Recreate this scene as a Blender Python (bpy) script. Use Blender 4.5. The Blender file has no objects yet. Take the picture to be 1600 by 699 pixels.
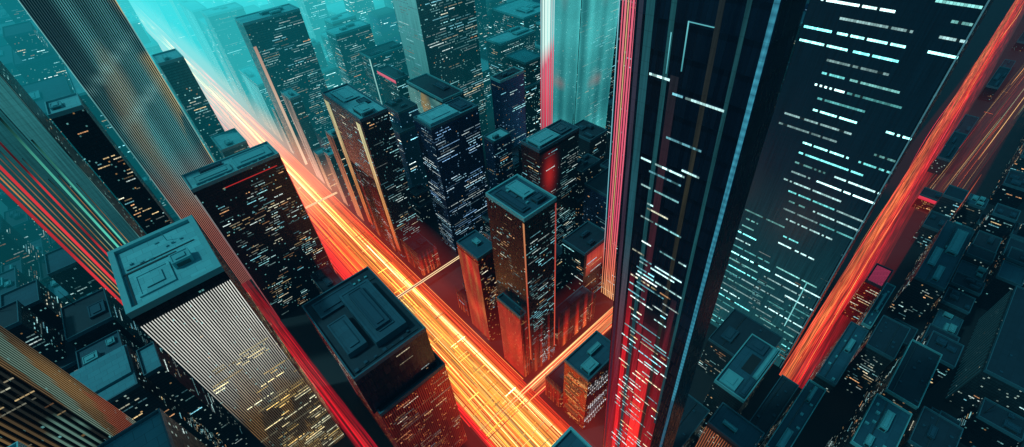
import bpy, math, random
import numpy as np
from mathutils import Matrix, Vector, noise as mnoise

SC = bpy.context.scene
COL = SC.collection
RNG = random.Random(7)

# ------------------------------------------------------------------ render
SC.render.engine = 'CYCLES'
cy = SC.cycles
cy.use_denoising = True
try:
    cy.denoiser = 'OPENIMAGEDENOISE'
except Exception:
    pass
cy.max_bounces = 4
cy.diffuse_bounces = 2
cy.glossy_bounces = 2
cy.transmission_bounces = 1
cy.volume_bounces = 0
cy.transparent_max_bounces = 24
cy.caustics_reflective = False
cy.caustics_refractive = False
cy.sample_clamp_indirect = 4.0
SC.view_settings.view_transform = 'Standard'
SC.view_settings.look = 'None'
SC.view_settings.exposure = 0
SC.view_settings.gamma = 1

# ------------------------------------------------------------------ helpers
def tag(o, label=None, cat=None, group=None, kind=None):
    if label: o['label'] = label
    if cat: o['category'] = cat
    if group: o['group'] = group
    if kind: o['kind'] = kind
    return o

def empty(name, loc):
    o = bpy.data.objects.new(name, None)
    o.empty_display_size = 2
    o.location = loc
    COL.objects.link(o)
    return o

class MB:
    """collects quads and boxes, then links them as one mesh object"""
    def __init__(self):
        self.v = []; self.f = []; self.c = []; self.fc = []
    def quad(self, a, b, c, d, col=None):
        n = len(self.v)
        self.v += [a, b, c, d]
        self.f.append((n, n + 1, n + 2, n + 3))
        if col is not None: self.c += [col] * 4
    def box(self, x0, y0, z0, x1, y1, z1, col=None, bottom=True):
        n = len(self.v)
        self.v += [(x0, y0, z0), (x1, y0, z0), (x1, y1, z0), (x0, y1, z0),
                   (x0, y0, z1), (x1, y0, z1), (x1, y1, z1), (x0, y1, z1)]
        fs = [(4, 5, 6, 7), (0, 1, 5, 4), (1, 2, 6, 5), (2, 3, 7, 6), (3, 0, 4, 7)]
        if bottom: fs.append((3, 2, 1, 0))
        self.f += [tuple(n + i for i in f) for f in fs]
        if col is not None: self.c += [col] * 8
    def ring(self, x0, y0, x1, y1, z0, z1, t):
        """a closed rectangular kerb without overlapping faces"""
        o = [(x0, y0), (x1, y0), (x1, y1), (x0, y1)]
        i = [(x0 + t, y0 + t), (x1 - t, y0 + t), (x1 - t, y1 - t), (x0 + t, y1 - t)]
        n = len(self.v)
        for z in (z0, z1):
            self.v += [(p[0], p[1], z) for p in o] + [(p[0], p[1], z) for p in i]
        for k in range(4):
            j = (k + 1) % 4
            self.f += [(n + k, n + j, n + 8 + j, n + 8 + k),
                       (n + 4 + j, n + 4 + k, n + 12 + k, n + 12 + j),
                       (n + 8 + k, n + 8 + j, n + 12 + j, n + 12 + k)]
    def tube(self, p, q, r, n=8):
        p, q = Vector(p), Vector(q)
        d = (q - p).normalized()
        u = d.orthogonal().normalized(); w = d.cross(u)
        b = len(self.v)
        for c in (p, q):
            for k in range(n):
                a = 2 * math.pi * k / n
                self.v.append(tuple(c + (u * math.cos(a) + w * math.sin(a)) * r))
        for k in range(n):
            j = (k + 1) % n
            self.f.append((b + k, b + j, b + n + j, b + n + k))
        self.f.append(tuple(b + n + k for k in range(n)))
        self.f.append(tuple(b + k for k in range(n))[::-1])
    def build(self, name, mat, parent=None, lean=0.0):
        me = bpy.data.meshes.new(name)
        vs = self.v
        if lean:
            vs = [(x, y + lean * z, z) for (x, y, z) in vs]
        me.from_pydata(vs, [], self.f)
        if self.c:
            a = me.color_attributes.new('glow', 'FLOAT_COLOR', 'POINT')
            arr = np.ones((len(vs), 4), dtype=np.float32)
            arr[:, :3] = np.array([c[:3] for c in self.c], dtype=np.float32)
            a.data.foreach_set('color', arr.ravel())
        if self.fc:
            a = me.color_attributes.new('glow', 'FLOAT_COLOR', 'CORNER')
            arr = np.ones((len(self.fc) * 4, 4), dtype=np.float32)
            arr[:, :3] = np.repeat(np.array(self.fc, dtype=np.float32), 4, axis=0)
            a.data.foreach_set('color', arr.ravel())
        me.materials.append(mat)
        me.update()
        o = bpy.data.objects.new(name, me)
        COL.objects.link(o)
        if parent is not None: o.parent = parent
        return o

# ------------------------------------------------------------------ materials
class N:
    def __init__(self, name):
        self.m = bpy.data.materials.new(name)
        self.m.use_nodes = True
        self.t = self.m.node_tree
        self.t.nodes.clear()
        self.out = self.t.nodes.new('ShaderNodeOutputMaterial')
    def n(self, typ, **k):
        d = self.t.nodes.new(typ)
        for a, b in k.items():
            if a == 'inp':
                for i, val in b.items():
                    if hasattr(val, 'is_output') or isinstance(val, bpy.types.NodeSocket):
                        self.t.links.new(val, d.inputs[i])
                    else:
                        d.inputs[i].default_value = val
            else:
                setattr(d, a, b)
        return d
    def math(self, op, a, b=0.0, c=None):
        d = self.n('ShaderNodeMath', operation=op)
        for i, val in enumerate((a, b) if c is None else (a, b, c)):
            if isinstance(val, bpy.types.NodeSocket): self.t.links.new(val, d.inputs[i])
            else: d.inputs[i].default_value = val
        return d.outputs[0]
    def link(self, a, b): self.t.links.new(a, b)
    def ramp(self, fac, stops):
        d = self.n('ShaderNodeValToRGB')
        e = d.color_ramp.elements
        while len(e) > 1: e.remove(e[-1])
        e[0].position = stops[0][0]; e[0].color = (*stops[0][1], 1)
        for p, c in stops[1:]:
            q = e.new(p); q.color = (*c, 1)
        self.link(fac, d.inputs[0])
        return d.outputs[0]

def facade_mat(name, c1, c2, metal, rough, pane, floor, lit=0.06, glow=(0.25, 0.75, 0.75), strength=0.5, warm=(1.0, 0.55, 0.2), joint=0.7):
    """curtain wall: panes with dark joints, streaky reflections, and the faint lights of offices behind the glass"""
    g = N(name)
    tc = g.n('ShaderNodeTexCoord')
    sep = g.n('ShaderNodeSeparateXYZ', inp={0: tc.outputs['Object']})
    u = g.math('ADD', sep.outputs[0], sep.outputs[1]); z = sep.outputs[2]
    up = g.math('DIVIDE', u, pane); zf = g.math('DIVIDE', z, floor)
    iu = g.math('FLOOR', up); iz = g.math('FLOOR', zf)
    fu = g.math('FRACT', up); fz = g.math('FRACT', zf)
    oi = g.n('ShaderNodeObjectInfo')
    cell = g.n('ShaderNodeCombineXYZ', inp={0: iu, 1: iz, 2: g.math('MULTIPLY', oi.outputs['Random'], 97.0)})
    wn = g.n('ShaderNodeTexWhiteNoise', inp={0: cell.outputs[0]})
    # joints
    ju = g.math('GREATER_THAN', g.math('ABSOLUTE', g.math('SUBTRACT', fu, 0.5)), 0.44)
    jz = g.math('GREATER_THAN', fz, 0.80)
    j = g.math('MAXIMUM', ju, jz)
    # broad streaks down the glass
    st = g.n('ShaderNodeCombineXYZ', inp={0: g.math('MULTIPLY', u, 0.22), 1: g.math('MULTIPLY', z, 0.012), 2: g.math('MULTIPLY', oi.outputs['Random'], 31.0)})
    sn = g.n('ShaderNodeTexNoise', inp={'Vector': st.outputs[0], 'Scale': 1.0, 'Detail': 4.0, 'Roughness': 0.6})
    mixc = g.n('ShaderNodeMix', data_type='RGBA', inp={0: g.math('MULTIPLY_ADD', wn.outputs[0], 0.35, g.math('MULTIPLY', sn.outputs[0], 0.65)), 6: (*c1, 1), 7: (*c2, 1)})
    dark = g.n('ShaderNodeMix', data_type='RGBA', inp={0: g.math('MULTIPLY', j, joint), 6: mixc.outputs[2], 7: (0.006, 0.008, 0.011, 1)})
    bump = g.n('ShaderNodeBump', inp={'Strength': 0.25, 'Distance': 0.4, 'Height': g.math('ADD', sn.outputs[0], g.math('MULTIPLY', j, 0.35))})
    rg = g.math('MULTIPLY_ADD', wn.outputs[0], 0.16, rough)
    p = g.n('ShaderNodeBsdfPrincipled', inp={'Base Color': dark.outputs[2], 'Metallic': metal, 'Roughness': rg, 'Normal': bump.outputs[0]})
    # offices
    cl = g.n('ShaderNodeTexNoise', inp={'Vector': g.n('ShaderNodeCombineXYZ', inp={0: g.math('MULTIPLY', iu, 0.10), 1: g.math('MULTIPLY', iz, 0.22), 2: g.math('MULTIPLY', oi.outputs['Random'], 53.0)}).outputs[0], 'Scale': 1.0, 'Detail': 2.0})
    thr = g.math('MULTIPLY', g.math('POWER', cl.outputs[0], 2.2), lit * 5.0)
    on = g.math('LESS_THAN', wn.outputs[0], thr)
    inu = g.math('LESS_THAN', g.math('ABSOLUTE', g.math('SUBTRACT', fu, 0.5)), 0.36)
    inz = g.math('LESS_THAN', g.math('ABSOLUTE', g.math('SUBTRACT', fz, 0.42)), 0.2)
    mask = g.math('MULTIPLY', g.math('MULTIPLY', on, inu), inz)
    wc = g.n('ShaderNodeSeparateColor', inp={0: wn.outputs[1]})
    col = g.n('ShaderNodeMix', data_type='RGBA', inp={0: g.math('GREATER_THAN', wc.outputs[1], 0.86), 6: (*glow, 1), 7: (*warm, 1)})
    g.link(col.outputs[2], p.inputs['Emission Color'])
    g.link(g.math('MULTIPLY', mask, g.math('MULTIPLY_ADD', wc.outputs[2], strength, strength * 0.3)), p.inputs['Emission Strength'])
    g.link(p.outputs[0], g.out.inputs[0])
    g.m.cycles.emission_sampling = 'NONE'
    return g.m

def glow_mat(name, strength=1.0, sampled=False, base=(0.02, 0.02, 0.02)):
    g = N(name)
    a = g.n('ShaderNodeAttribute', attribute_name='glow')
    p = g.n('ShaderNodeBsdfPrincipled', inp={'Base Color': (*base, 1), 'Roughness': 0.5, 'Emission Color': a.outputs['Color'], 'Emission Strength': strength})
    g.link(p.outputs[0], g.out.inputs[0])
    g.m.cycles.emission_sampling = 'AUTO' if sampled else 'NONE'
    return g.m

def plain_mat(name, c1, c2, rough=0.6, metal=0.0, scale=0.15, tile=None):
    g = N(name)
    tc = g.n('ShaderNodeTexCoord')
    n1 = g.n('ShaderNodeTexNoise', inp={'Vector': tc.outputs['Object'], 'Scale': scale, 'Detail': 6.0, 'Roughness': 0.65})
    fac = n1.outputs[0]
    mx = g.n('ShaderNodeMix', data_type='RGBA', inp={0: fac, 6: (*c1, 1), 7: (*c2, 1)})
    colr = mx.outputs[2]
    if tile:
        b = g.n('ShaderNodeTexBrick', inp={'Vector': tc.outputs['Object'], 'Scale': 1.0, 'Mortar Size': 0.12, 'Brick Width': tile, 'Row Height': tile * 0.7,
                                         'Color1': (1, 1, 1, 1), 'Color2': (0.78, 0.8, 0.82, 1), 'Mortar': (0.5, 0.52, 0.55, 1)})
        m2 = g.n('ShaderNodeMix', data_type='RGBA', blend_type='MULTIPLY', inp={0: 1.0, 6: colr, 7: b.outputs[0]})
        colr = m2.outputs[2]
    bump = g.n('ShaderNodeBump', inp={'Strength': 0.3, 'Distance': 0.2, 'Height': fac})
    p = g.n('ShaderNodeBsdfPrincipled', inp={'Base Color': colr, 'Roughness': rough, 'Metallic': metal, 'Normal': bump.outputs[0]})
    g.link(p.outputs[0], g.out.inputs[0])
    return g.m

M = {}
M['dark'] = facade_mat('facade_black_glass', (0.014, 0.022, 0.034), (0.045, 0.06, 0.08), 0.85, 0.22, 1.7, 3.3, 0.035, strength=0.4)
M['navy'] = facade_mat('facade_navy_glass', (0.015, 0.045, 0.14), (0.05, 0.13, 0.32), 0.75, 0.24, 1.7, 3.3, 0.045, (0.3, 0.65, 0.95), 0.45)
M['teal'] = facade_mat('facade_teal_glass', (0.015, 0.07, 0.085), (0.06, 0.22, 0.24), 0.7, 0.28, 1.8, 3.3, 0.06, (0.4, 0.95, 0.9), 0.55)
M['warm'] = facade_mat('facade_red_glow_glass', (0.10, 0.012, 0.010), (0.70, 0.075, 0.04), 0.9, 0.26, 1.7, 3.2, 0.10, (1.0, 0.35, 0.1), 0.6)  # red base colour stands in for reflected street glow
M['slate'] = facade_mat('facade_slate_panels', (0.015, 0.026, 0.034), (0.05, 0.075, 0.09), 0.4, 0.36, 1.8, 3.3, 0.06, (0.6, 0.85, 0.75), 0.5, (1.0, 0.6, 0.25))
M['black'] = facade_mat('facade_smooth_black_glass', (0.012, 0.022, 0.05), (0.03, 0.055, 0.11), 0.8, 0.16, 1.4, 9.0, 0.0, strength=0.0, joint=0.35)
M['deep'] = facade_mat('facade_smooth_navy_glass', (0.008, 0.03, 0.055), (0.03, 0.09, 0.13), 0.75, 0.2, 1.1, 4.5, 0.04, (0.3, 0.9, 0.95), 0.25, (0.3, 0.8, 0.9), joint=0.4)
M['window'] = glow_mat('lit_window', 1.0)
M['rib'] = glow_mat('glow_rib', 1.0, base=(0.03, 0.04, 0.045))  # emissive ribs; highlights and glow sit in their colour
M['neon'] = glow_mat('strip_glow', 1.0, sampled=False)  # light strips and rails, and also painted streaks of reflected light
def glow_panel_mat():  # emissive sheet carrying painted sheen, reflections and trim glow
    g = N('glow_panel')
    a = g.n('ShaderNodeAttribute', attribute_name='glow')
    tc = g.n('ShaderNodeTexCoord'); sep = g.n('ShaderNodeSeparateXYZ', inp={0: tc.outputs['Object']})
    u_ = g.math('ADD', sep.outputs[0], sep.outputs[1])
    v = g.n('ShaderNodeCombineXYZ', inp={0: g.math('MULTIPLY', u_, 0.9), 1: g.math('MULTIPLY', sep.outputs[2], 0.02), 2: 1.0})
    n1 = g.n('ShaderNodeTexNoise', inp={'Vector': v.outputs[0], 'Scale': 1.0, 'Detail': 5.0, 'Roughness': 0.65})
    j = g.math('GREATER_THAN', g.math('FRACT', g.math('DIVIDE', sep.outputs[2], 4.5)), 0.06)
    k = g.math('MULTIPLY', g.math('MULTIPLY_ADD', n1.outputs[0], 2.2, -0.1), g.math('MULTIPLY_ADD', j, 0.22, 0.78))
    p = g.n('ShaderNodeBsdfPrincipled', inp={'Base Color': (0.01, 0.012, 0.018, 1), 'Metallic': 0.3, 'Roughness': 0.25, 'Emission Color': a.outputs['Color'], 'Emission Strength': k})
    g.link(p.outputs[0], g.out.inputs[0]); g.m.cycles.emission_sampling = 'NONE'
    return g.m
M['panel'] = glow_panel_mat()
M['trail'] = glow_mat('road_light', 1.0)
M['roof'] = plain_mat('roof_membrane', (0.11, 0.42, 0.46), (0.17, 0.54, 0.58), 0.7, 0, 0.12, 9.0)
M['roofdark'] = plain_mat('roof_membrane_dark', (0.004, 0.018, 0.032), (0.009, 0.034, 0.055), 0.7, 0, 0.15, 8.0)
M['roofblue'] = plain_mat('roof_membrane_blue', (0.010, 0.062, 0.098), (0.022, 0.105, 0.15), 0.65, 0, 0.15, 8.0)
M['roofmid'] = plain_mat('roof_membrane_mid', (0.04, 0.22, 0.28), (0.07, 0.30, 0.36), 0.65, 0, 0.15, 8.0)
M['parapet'] = plain_mat('parapet_cap', (0.10, 0.36, 0.40), (0.16, 0.46, 0.48), 0.45, 0.1, 0.3)
M['parapetdark'] = plain_mat('parapet_cap_dark', (0.02, 0.075, 0.105), (0.06, 0.17, 0.215), 0.45, 0.1, 0.3)
M['unit'] = plain_mat('plant_housing', (0.09, 0.36, 0.40), (0.15, 0.46, 0.50), 0.5, 0.2, 0.4)
M['unitdark'] = plain_mat('plant_housing_dark', (0.012, 0.05, 0.08), (0.025, 0.085, 0.125), 0.5, 0.2, 0.4)
M['asphalt'] = plain_mat('asphalt', (0.006, 0.009, 0.013), (0.016, 0.022, 0.028), 0.6, 0, 0.05)
M['paving'] = plain_mat('paving', (0.03, 0.035, 0.04), (0.06, 0.065, 0.07), 0.7, 0, 0.08, 6.0)
M['steel'] = plain_mat('steel', (0.06, 0.08, 0.09), (0.12, 0.14, 0.15), 0.35, 0.8, 0.5)

# ------------------------------------------------------------------ camera
CAMH = 450.0
cam_d = bpy.data.cameras.new('camera')
cam = bpy.data.objects.new('camera', cam_d)
COL.objects.link(cam)
cam_d.sensor_width = 36.0
cam_d.lens = 36.0 * 700.0 / 1600.0
cam_d.clip_start = 1.0
cam_d.clip_end = 40000.0
r = Vector((0.7365, -0.673983, -0.057562)); u = Vector((0.485545, 0.467492, 0.738713)); b = Vector((-0.470971, -0.572012, 0.671557))
cam.matrix_world = Matrix(((r.x, u.x, b.x, 0), (r.y, u.y, b.y, 0), (r.z, u.z, b.z, CAMH), (0, 0, 0, 1)))
SC.camera = cam

# ------------------------------------------------------------------ night sky and moonlight
w = bpy.data.worlds.new('World'); SC.world = w; w.use_nodes = True
nt = w.node_tree
bg = nt.nodes['Background']
sky = nt.nodes.new('ShaderNodeTexSky'); sky.sky_type = 'NISHITA'; sky.sun_disc = False
SUN_EL, SUN_ROT = math.radians(52), math.radians(-60)
sky.sun_elevation = SUN_EL; sky.sun_rotation = SUN_ROT
mul = nt.nodes.new('ShaderNodeMix'); mul.data_type = 'RGBA'; mul.blend_type = 'MULTIPLY'
mul.inputs[0].default_value = 1.0
nt.links.new(sky.outputs[0], mul.inputs[6]); mul.inputs[7].default_value = (0.25, 0.95, 0.85, 1)
nt.links.new(mul.outputs[2], bg.inputs[0])
bg.inputs[1].default_value = 0.08
sd = bpy.data.lights.new('moon', 'SUN'); sd.energy = 1.5; sd.angle = math.radians(4); sd.color = (0.35, 0.95, 1.0)
so = bpy.data.objects.new('moon', sd); COL.objects.link(so)
# sky rotation is clockwise from +Y
sdir = Vector((math.sin(SUN_ROT) * math.cos(SUN_EL), math.cos(SUN_ROT) * math.cos(SUN_EL), math.sin(SUN_EL)))
so.rotation_euler = sdir.to_track_quat('Z', 'Y').to_euler()
so.location = (-200, 300, 900)

# ------------------------------------------------------------------ facade pieces
def pt(face, B, s, z, off):
    """a point on a face: s runs along the face, off stands proud of it; B = local box"""
    x0, y0, x1, y1 = B
    if face == 'ymin': return (x0 + s, y0 - off, z)
    if face == 'ymax': return (x1 - s, y1 + off, z)
    if face == 'xmin': return (x0 - off, y1 - s, z)
    return (x1 + off, y0 + s, z)

def flen(face, B):
    return (B[2] - B[0]) if face[0] == 'y' else (B[3] - B[1])

COOL = [(0.38, 0.92, 0.95), (0.6, 1.0, 0.98), (0.25, 0.72, 0.85), (0.8, 1.0, 0.95)]
WARM = [(1.0, 0.72, 0.35), (1.0, 0.85, 0.55), (0.95, 0.95, 0.7), (1.0, 0.5, 0.22)]

def windows(root, B, z0, z1, faces, fh=4.0, pane=3.0, dens=0.4, warm=0.2, bright=1.0, thick=0.27, run=(3, 10), parts=0, seed=1,
            lean=0.0, off=0.18, ramp=None, palette=None, dash=0.86, base_parent=None, skip=0.12):
    """rows of lit offices: the longest runs are parts of their own, the small rest is one mesh"""
    R = random.Random(seed)
    runs = []
    for face in faces:
        L = flen(face, B)
        n = max(2, int(L / pane)); pw = L / n
        nf = int((z1 - z0) / fh)
        sx = R.random() * 100
        for k in range(nf):
            z = z0 + (k + 0.3) * fh
            i = R.randint(0, 3)
            while i < n:
                q = mnoise.noise(Vector((i * 0.11 + sx, k * 0.16, sx * 0.37)))
                pr = dens * (0.36 + 2.6 * q)
                if ramp: pr *= ramp(i / n, (z - z0) / (z1 - z0))
                if R.random() < pr:
                    ln = min(R.randint(*run), n - i)
                    hot = R.random() < warm
                    pal = palette or (WARM if hot else COOL)
                    c0 = R.choice(pal); br = bright * R.choice((0.18, 0.3, 0.5, 0.9, 1.5))
                    quads = []
                    for m in range(ln):
                        if R.random() < skip: continue
                        bb = br * R.uniform(0.55, 1.25)
                        s0 = (i + m + (1 - dash) / 2) * pw; s1 = (i + m + (1 + dash) / 2) * pw
                        quads.append((face, s0, s1, z, z + thick * fh, tuple(c * bb for c in c0)))
                    if quads: runs.append((len(quads) * br, quads))
                    i += ln + R.randint(1, 4)
                else:
                    i += R.randint(1, 4)
    runs.sort(key=lambda t: -t[0])
    def put(mb, q):
        face, s0, s1, a, c, colr = q
        mb.quad(pt(face, B, s0, a, off), pt(face, B, s1, a, off), pt(face, B, s1, c, off), pt(face, B, s0, c, off), colr)
    for _, qs in runs[:parts]:
        mb = MB()
        prev = None
        for q in qs:                                   # one connected ribbon: panes with dark mullions between them
            face, s0, s1, a, c, colr = q
            n_ = len(mb.v)
            mb.v += [pt(face, B, s0, a, off), pt(face, B, s1, a, off), pt(face, B, s1, c, off), pt(face, B, s0, c, off)]
            if prev is not None: mb.f.append((prev + 1, n_, n_ + 3, prev + 2)); mb.fc.append((0.004, 0.008, 0.01))
            mb.f.append((n_, n_ + 1, n_ + 2, n_ + 3)); mb.fc.append(colr); prev = n_
        mb.build('window', M['window'], root, lean)
    mb = MB()
    for _, qs in runs[parts:]:
        for q in qs: put(mb, q)
    if mb.f:
        o = mb.build('windows', M['window'], root, lean)
        o['kind'] = 'stuff'

def ribs(root, B, face, z0, z1, n, wd, dp, colf, seg=24, lean=0.0, name='glow_ribs'):
    L = flen(face, B); mb = MB()
    for k in range(n):
        s = (k + 0.5) * L / n
        a, c = s - wd / 2, s + wd / 2
        for q in range(seg):
            za = z0 + (z1 - z0) * q / seg; zb = z0 + (z1 - z0) * (q + 1) / seg
            ca = colf(s / L, za); cb = colf(s / L, zb)
            for (p0, p1, o0, o1) in ((a, c, dp, dp), (a, a, 0.02, dp), (c, c, dp, 0.02)):
                mb.v += [pt(face, B, p0, za, o0), pt(face, B, p1, za, o1), pt(face, B, p1, zb, o1), pt(face, B, p0, zb, o0)]
                m = len(mb.v); mb.f.append((m - 4, m - 3, m - 2, m - 1)); fs = 1.0 if p0 != p1 else 0.16  # rib sides dimmed in colour, shading the gaps
                xa = tuple(v * fs for v in ca); xb = tuple(v * fs for v in cb); mb.c += [xa, xa, xb, xb]
    return mb.build(name, M['rib'], root, lean)

def strip(root, B, face, s0, s1, z0, z1, cols, off=0.25, name='glow_strip', mat='neon', lean=0.0):
    """a vertical strip of light; cols = [(t, colour)] from bottom to top"""
    mb = MB()
    for (t0, c0), (t1, c1) in zip(cols[:-1], cols[1:]):
        za = z0 + (z1 - z0) * t0; zb = z0 + (z1 - z0) * t1
        P = [pt(face, B, s0, za, off), pt(face, B, s1, za, off), pt(face, B, s1, zb, off), pt(face, B, s0, zb, off)]
        Q = [pt(face, B, s0, za, 0.02), pt(face, B, s1, za, 0.02), pt(face, B, s1, zb, 0.02), pt(face, B, s0, zb, 0.02)]
        n = len(mb.v); mb.v += P + Q; mb.c += [c0, c0, c1, c1] * 2
        mb.f += [(n, n + 1, n + 2, n + 3), (n + 4, n, n + 3, n + 7), (n + 1, n + 5, n + 6, n + 2)]
    return mb.build(name, M[mat], root, lean)

def walls(B, z0, z1):
    x0, y0, x1, y1 = B
    mb = MB()
    c = [(x0, y0), (x1, y0), (x1, y1), (x0, y1)]
    for k in range(4):
        p, q = c[k], c[(k + 1) % 4]
        mb.quad((p[0], p[1], z0), (q[0], q[1], z0), (q[0], q[1], z1), (p[0], p[1], z1))
    return mb

def roof_unit(root, x0, y0, x1, y1, z, h, mat, slats=True, lean=0.0):
    mb = MB()
    mb.box(x0, y0, z, x1, y1, z + h)
    t = min(x1 - x0, y1 - y0) * 0.16
    mb.ring(x0, y0, x1, y1, z + h + 0.01, z + h + 0.5, t * 0.5)
    mb.box(x0 + t * 1.6, y0 + t * 1.6, z + h + 0.004, x1 - t * 1.6, y1 - t * 1.6, z + h + 0.9, bottom=False)
    o = mb.build('rooftop_unit', mat, root, lean)
    if slats:
        g = MB(); n = 6
        for k in range(n):
            zz = z + h * (0.2 + 0.6 * k / n)
            g.box(x0 + t, y0 - 0.25, zz, x1 - t, y0 - 0.02, zz + h * 0.05)
            g.box(x0 - 0.25, y0 + t, zz, x0 - 0.02, y1 - t, zz + h * 0.05)
        g.build('vent_grille', M['steel'], o, lean)
    return o

def roof(root, B, h, style='roof', par='parapet', t=1.2, ph=1.6, units=2, seed=1, mast=False, lean=0.0):
    x0, y0, x1, y1 = B
    R = random.Random(seed * 13 + 5)
    d = MB(); d.box(x0 + t, y0 + t, h - 1.0, x1 - t, y1 - t, h - 0.2)
    deck = d.build('roof', M[style], root, lean)
    p = MB(); p.ring(x0 - 0.15, y0 - 0.15, x1 + 0.15, y1 + 0.15, h - 2.2, h + ph, t)
    p.build('parapet', M[par], deck, lean)
    W, D = x1 - x0 - 2 * t, y1 - y0 - 2 * t
    um = 'unitdark' if style == 'roofdark' else 'unit'
    used = []
    for k in range(units):
        for _ in range(12):
            uw, ud = W * R.uniform(0.16, 0.42), D * R.uniform(0.14, 0.4)
            ux, uy = x0 + t + 0.6 + R.random() * (W - uw - 1.2), y0 + t + 0.6 + R.random() * (D - ud - 1.2)
            if all(ux > q[2] + 0.4 or ux + uw < q[0] - 0.4 or uy > q[3] + 0.4 or uy + ud < q[1] - 0.4 for q in used):
                used.append((ux, uy, ux + uw, uy + ud))
                roof_unit(root, ux, uy, ux + uw, uy + ud, h - 0.19, R.uniform(1.5, 4.5), M[um], lean=lean)
                break
    if mast:
        m = MB(); m.tube((x0 + W * 0.3, y1 - 3, h - 0.2), (x0 + W * 0.3, y1 - 3, h + 14), 0.35); m.tube((x0 + W * 0.3, y1 - 3, h + 14), (x0 + W * 0.3, y1 - 3, h + 22), 0.15)
        m.build('mast', M['steel'], root, lean)
    return deck

def clutter(root, x0, y0, x1, y1, z, n, mat, seed, lean=0.0):
    """air-conditioning boxes, ducts and a handrail on a flat roof"""
    R = random.Random(seed); L = (x1 - x0)
    for k in range(n):
        w_, d_ = R.uniform(1.2, 2.6), R.uniform(1.2, 2.6); x = x0 + (L - 3) * (k + R.uniform(0.1, 0.6)) / n; y = y0 + R.uniform(0, max(0.1, y1 - y0 - 3))
        m = MB(); m.box(x, y, z, x + w_, y + d_, z + R.uniform(0.9, 1.8)); o = m.build('air_unit', M[mat], root, lean)
    m = MB(); yy = y0 + (y1 - y0) * R.random(); m.tube((x0, yy, z + 0.5), (x1, yy, z + 0.5), 0.35); m.build('duct', M['steel'], root, lean)

def building(name, label, x0, y0, x1, y1, h, pal='dark', cat='skyscraper', group=None, faces=None, win=None, rf=None, lean=0.0, z0=0.0, seed=None, base=True):
    cx, cy_ = (x0 + x1) / 2, (y0 + y1) / 2
    root = empty(name, (cx, cy_, 0)); tag(root, label, cat, group)
    B = (x0 - cx, y0 - cy_, x1 - cx, y1 - cy_)
    seed = seed if seed is not None else int(abs(x0 * 7 + y0 * 13 + h)) % 9973
    walls(B, 0, h).build('facade', M[pal], root, lean)
    if faces is None:
        faces = ['ymin']
        if x0 > -120: faces.append('xmin')
        if x1 < 120: faces.append('xmax')
        if y1 < 60: faces.append('ymax')
    if win is not None:
        k = dict(fh=3.5, pane=2.4, dens=0.35, warm=0.2, seed=seed, lean=lean, z0=4.0, z1=h - 4.0)
        k.update(win); a, c = k.pop('z0'), k.pop('z1')
        k.setdefault('faces', faces)
        windows(root, B, a, c, **k)
    k = dict(style='roof', par='parapet', units=2, seed=seed, lean=lean); k.update(rf or {})
    roof(root, B, h, **k)
    return root, B

# ------------------------------------------------------------------ ground, roads
g = MB(); g.quad((-15000, -15000, 0), (15000, -15000, 0), (15000, 15000, 0), (-15000, 15000, 0))
tag(g.build('ground', M['asphalt']), kind='structure')

AX0, AX1 = 82.0, 154.0        # the avenue runs along +Y
S1Y0, S1Y1 = 165.0, 182.0     # cross street along +X

def road_mat(name, axis, a, b_, stops, strength, along=0.004, across=0.55, far=None):
    """a carriageway whose surface carries a dense carpet of lights in lanes"""
    g = N(name)
    tc = g.n('ShaderNodeTexCoord')
    sep = g.n('ShaderNodeSeparateXYZ', inp={0: tc.outputs['Object']})
    acr = sep.outputs[0] if axis == 'y' else sep.outputs[1]
    alo = sep.outputs[1] if axis == 'y' else sep.outputs[0]
    t = g.math('DIVIDE', g.math('SUBTRACT', acr, a), b_ - a)
    v = g.n('ShaderNodeCombineXYZ', inp={0: g.math('MULTIPLY', acr, across), 1: g.math('MULTIPLY', alo, along), 2: 3.3})
    n1 = g.n('ShaderNodeTexNoise', inp={'Vector': v.outputs[0], 'Scale': 1.0, 'Detail': 5.0, 'Roughness': 0.7})
    v2 = g.n('ShaderNodeCombineXYZ', inp={0: g.math('MULTIPLY', acr, across * 3.0), 1: g.math('MULTIPLY', alo, along * 4), 2: 9.1})
    n2 = g.n('ShaderNodeTexNoise', inp={'Vector': v2.outputs[0], 'Scale': 1.0, 'Detail': 3.0})
    tt = g.math('ADD', t, g.math('MULTIPLY', g.math('SUBTRACT', n1.outputs[0], 0.5), 0.35))
    colr = g.ramp(tt, stops)
    s = g.math('MULTIPLY', g.math('POWER', n1.outputs[0], 2.6), g.math('POWER', n2.outputs[0], 2.4))
    p = g.n('ShaderNodeBsdfPrincipled', inp={'Base Color': (0.03, 0.025, 0.022, 1), 'Roughness': 0.35, 'Emission Color': colr,
                                          'Emission Strength': g.math('MULTIPLY', s, strength)})
    g.link(p.outputs[0], g.out.inputs[0])
    return g.m

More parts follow.
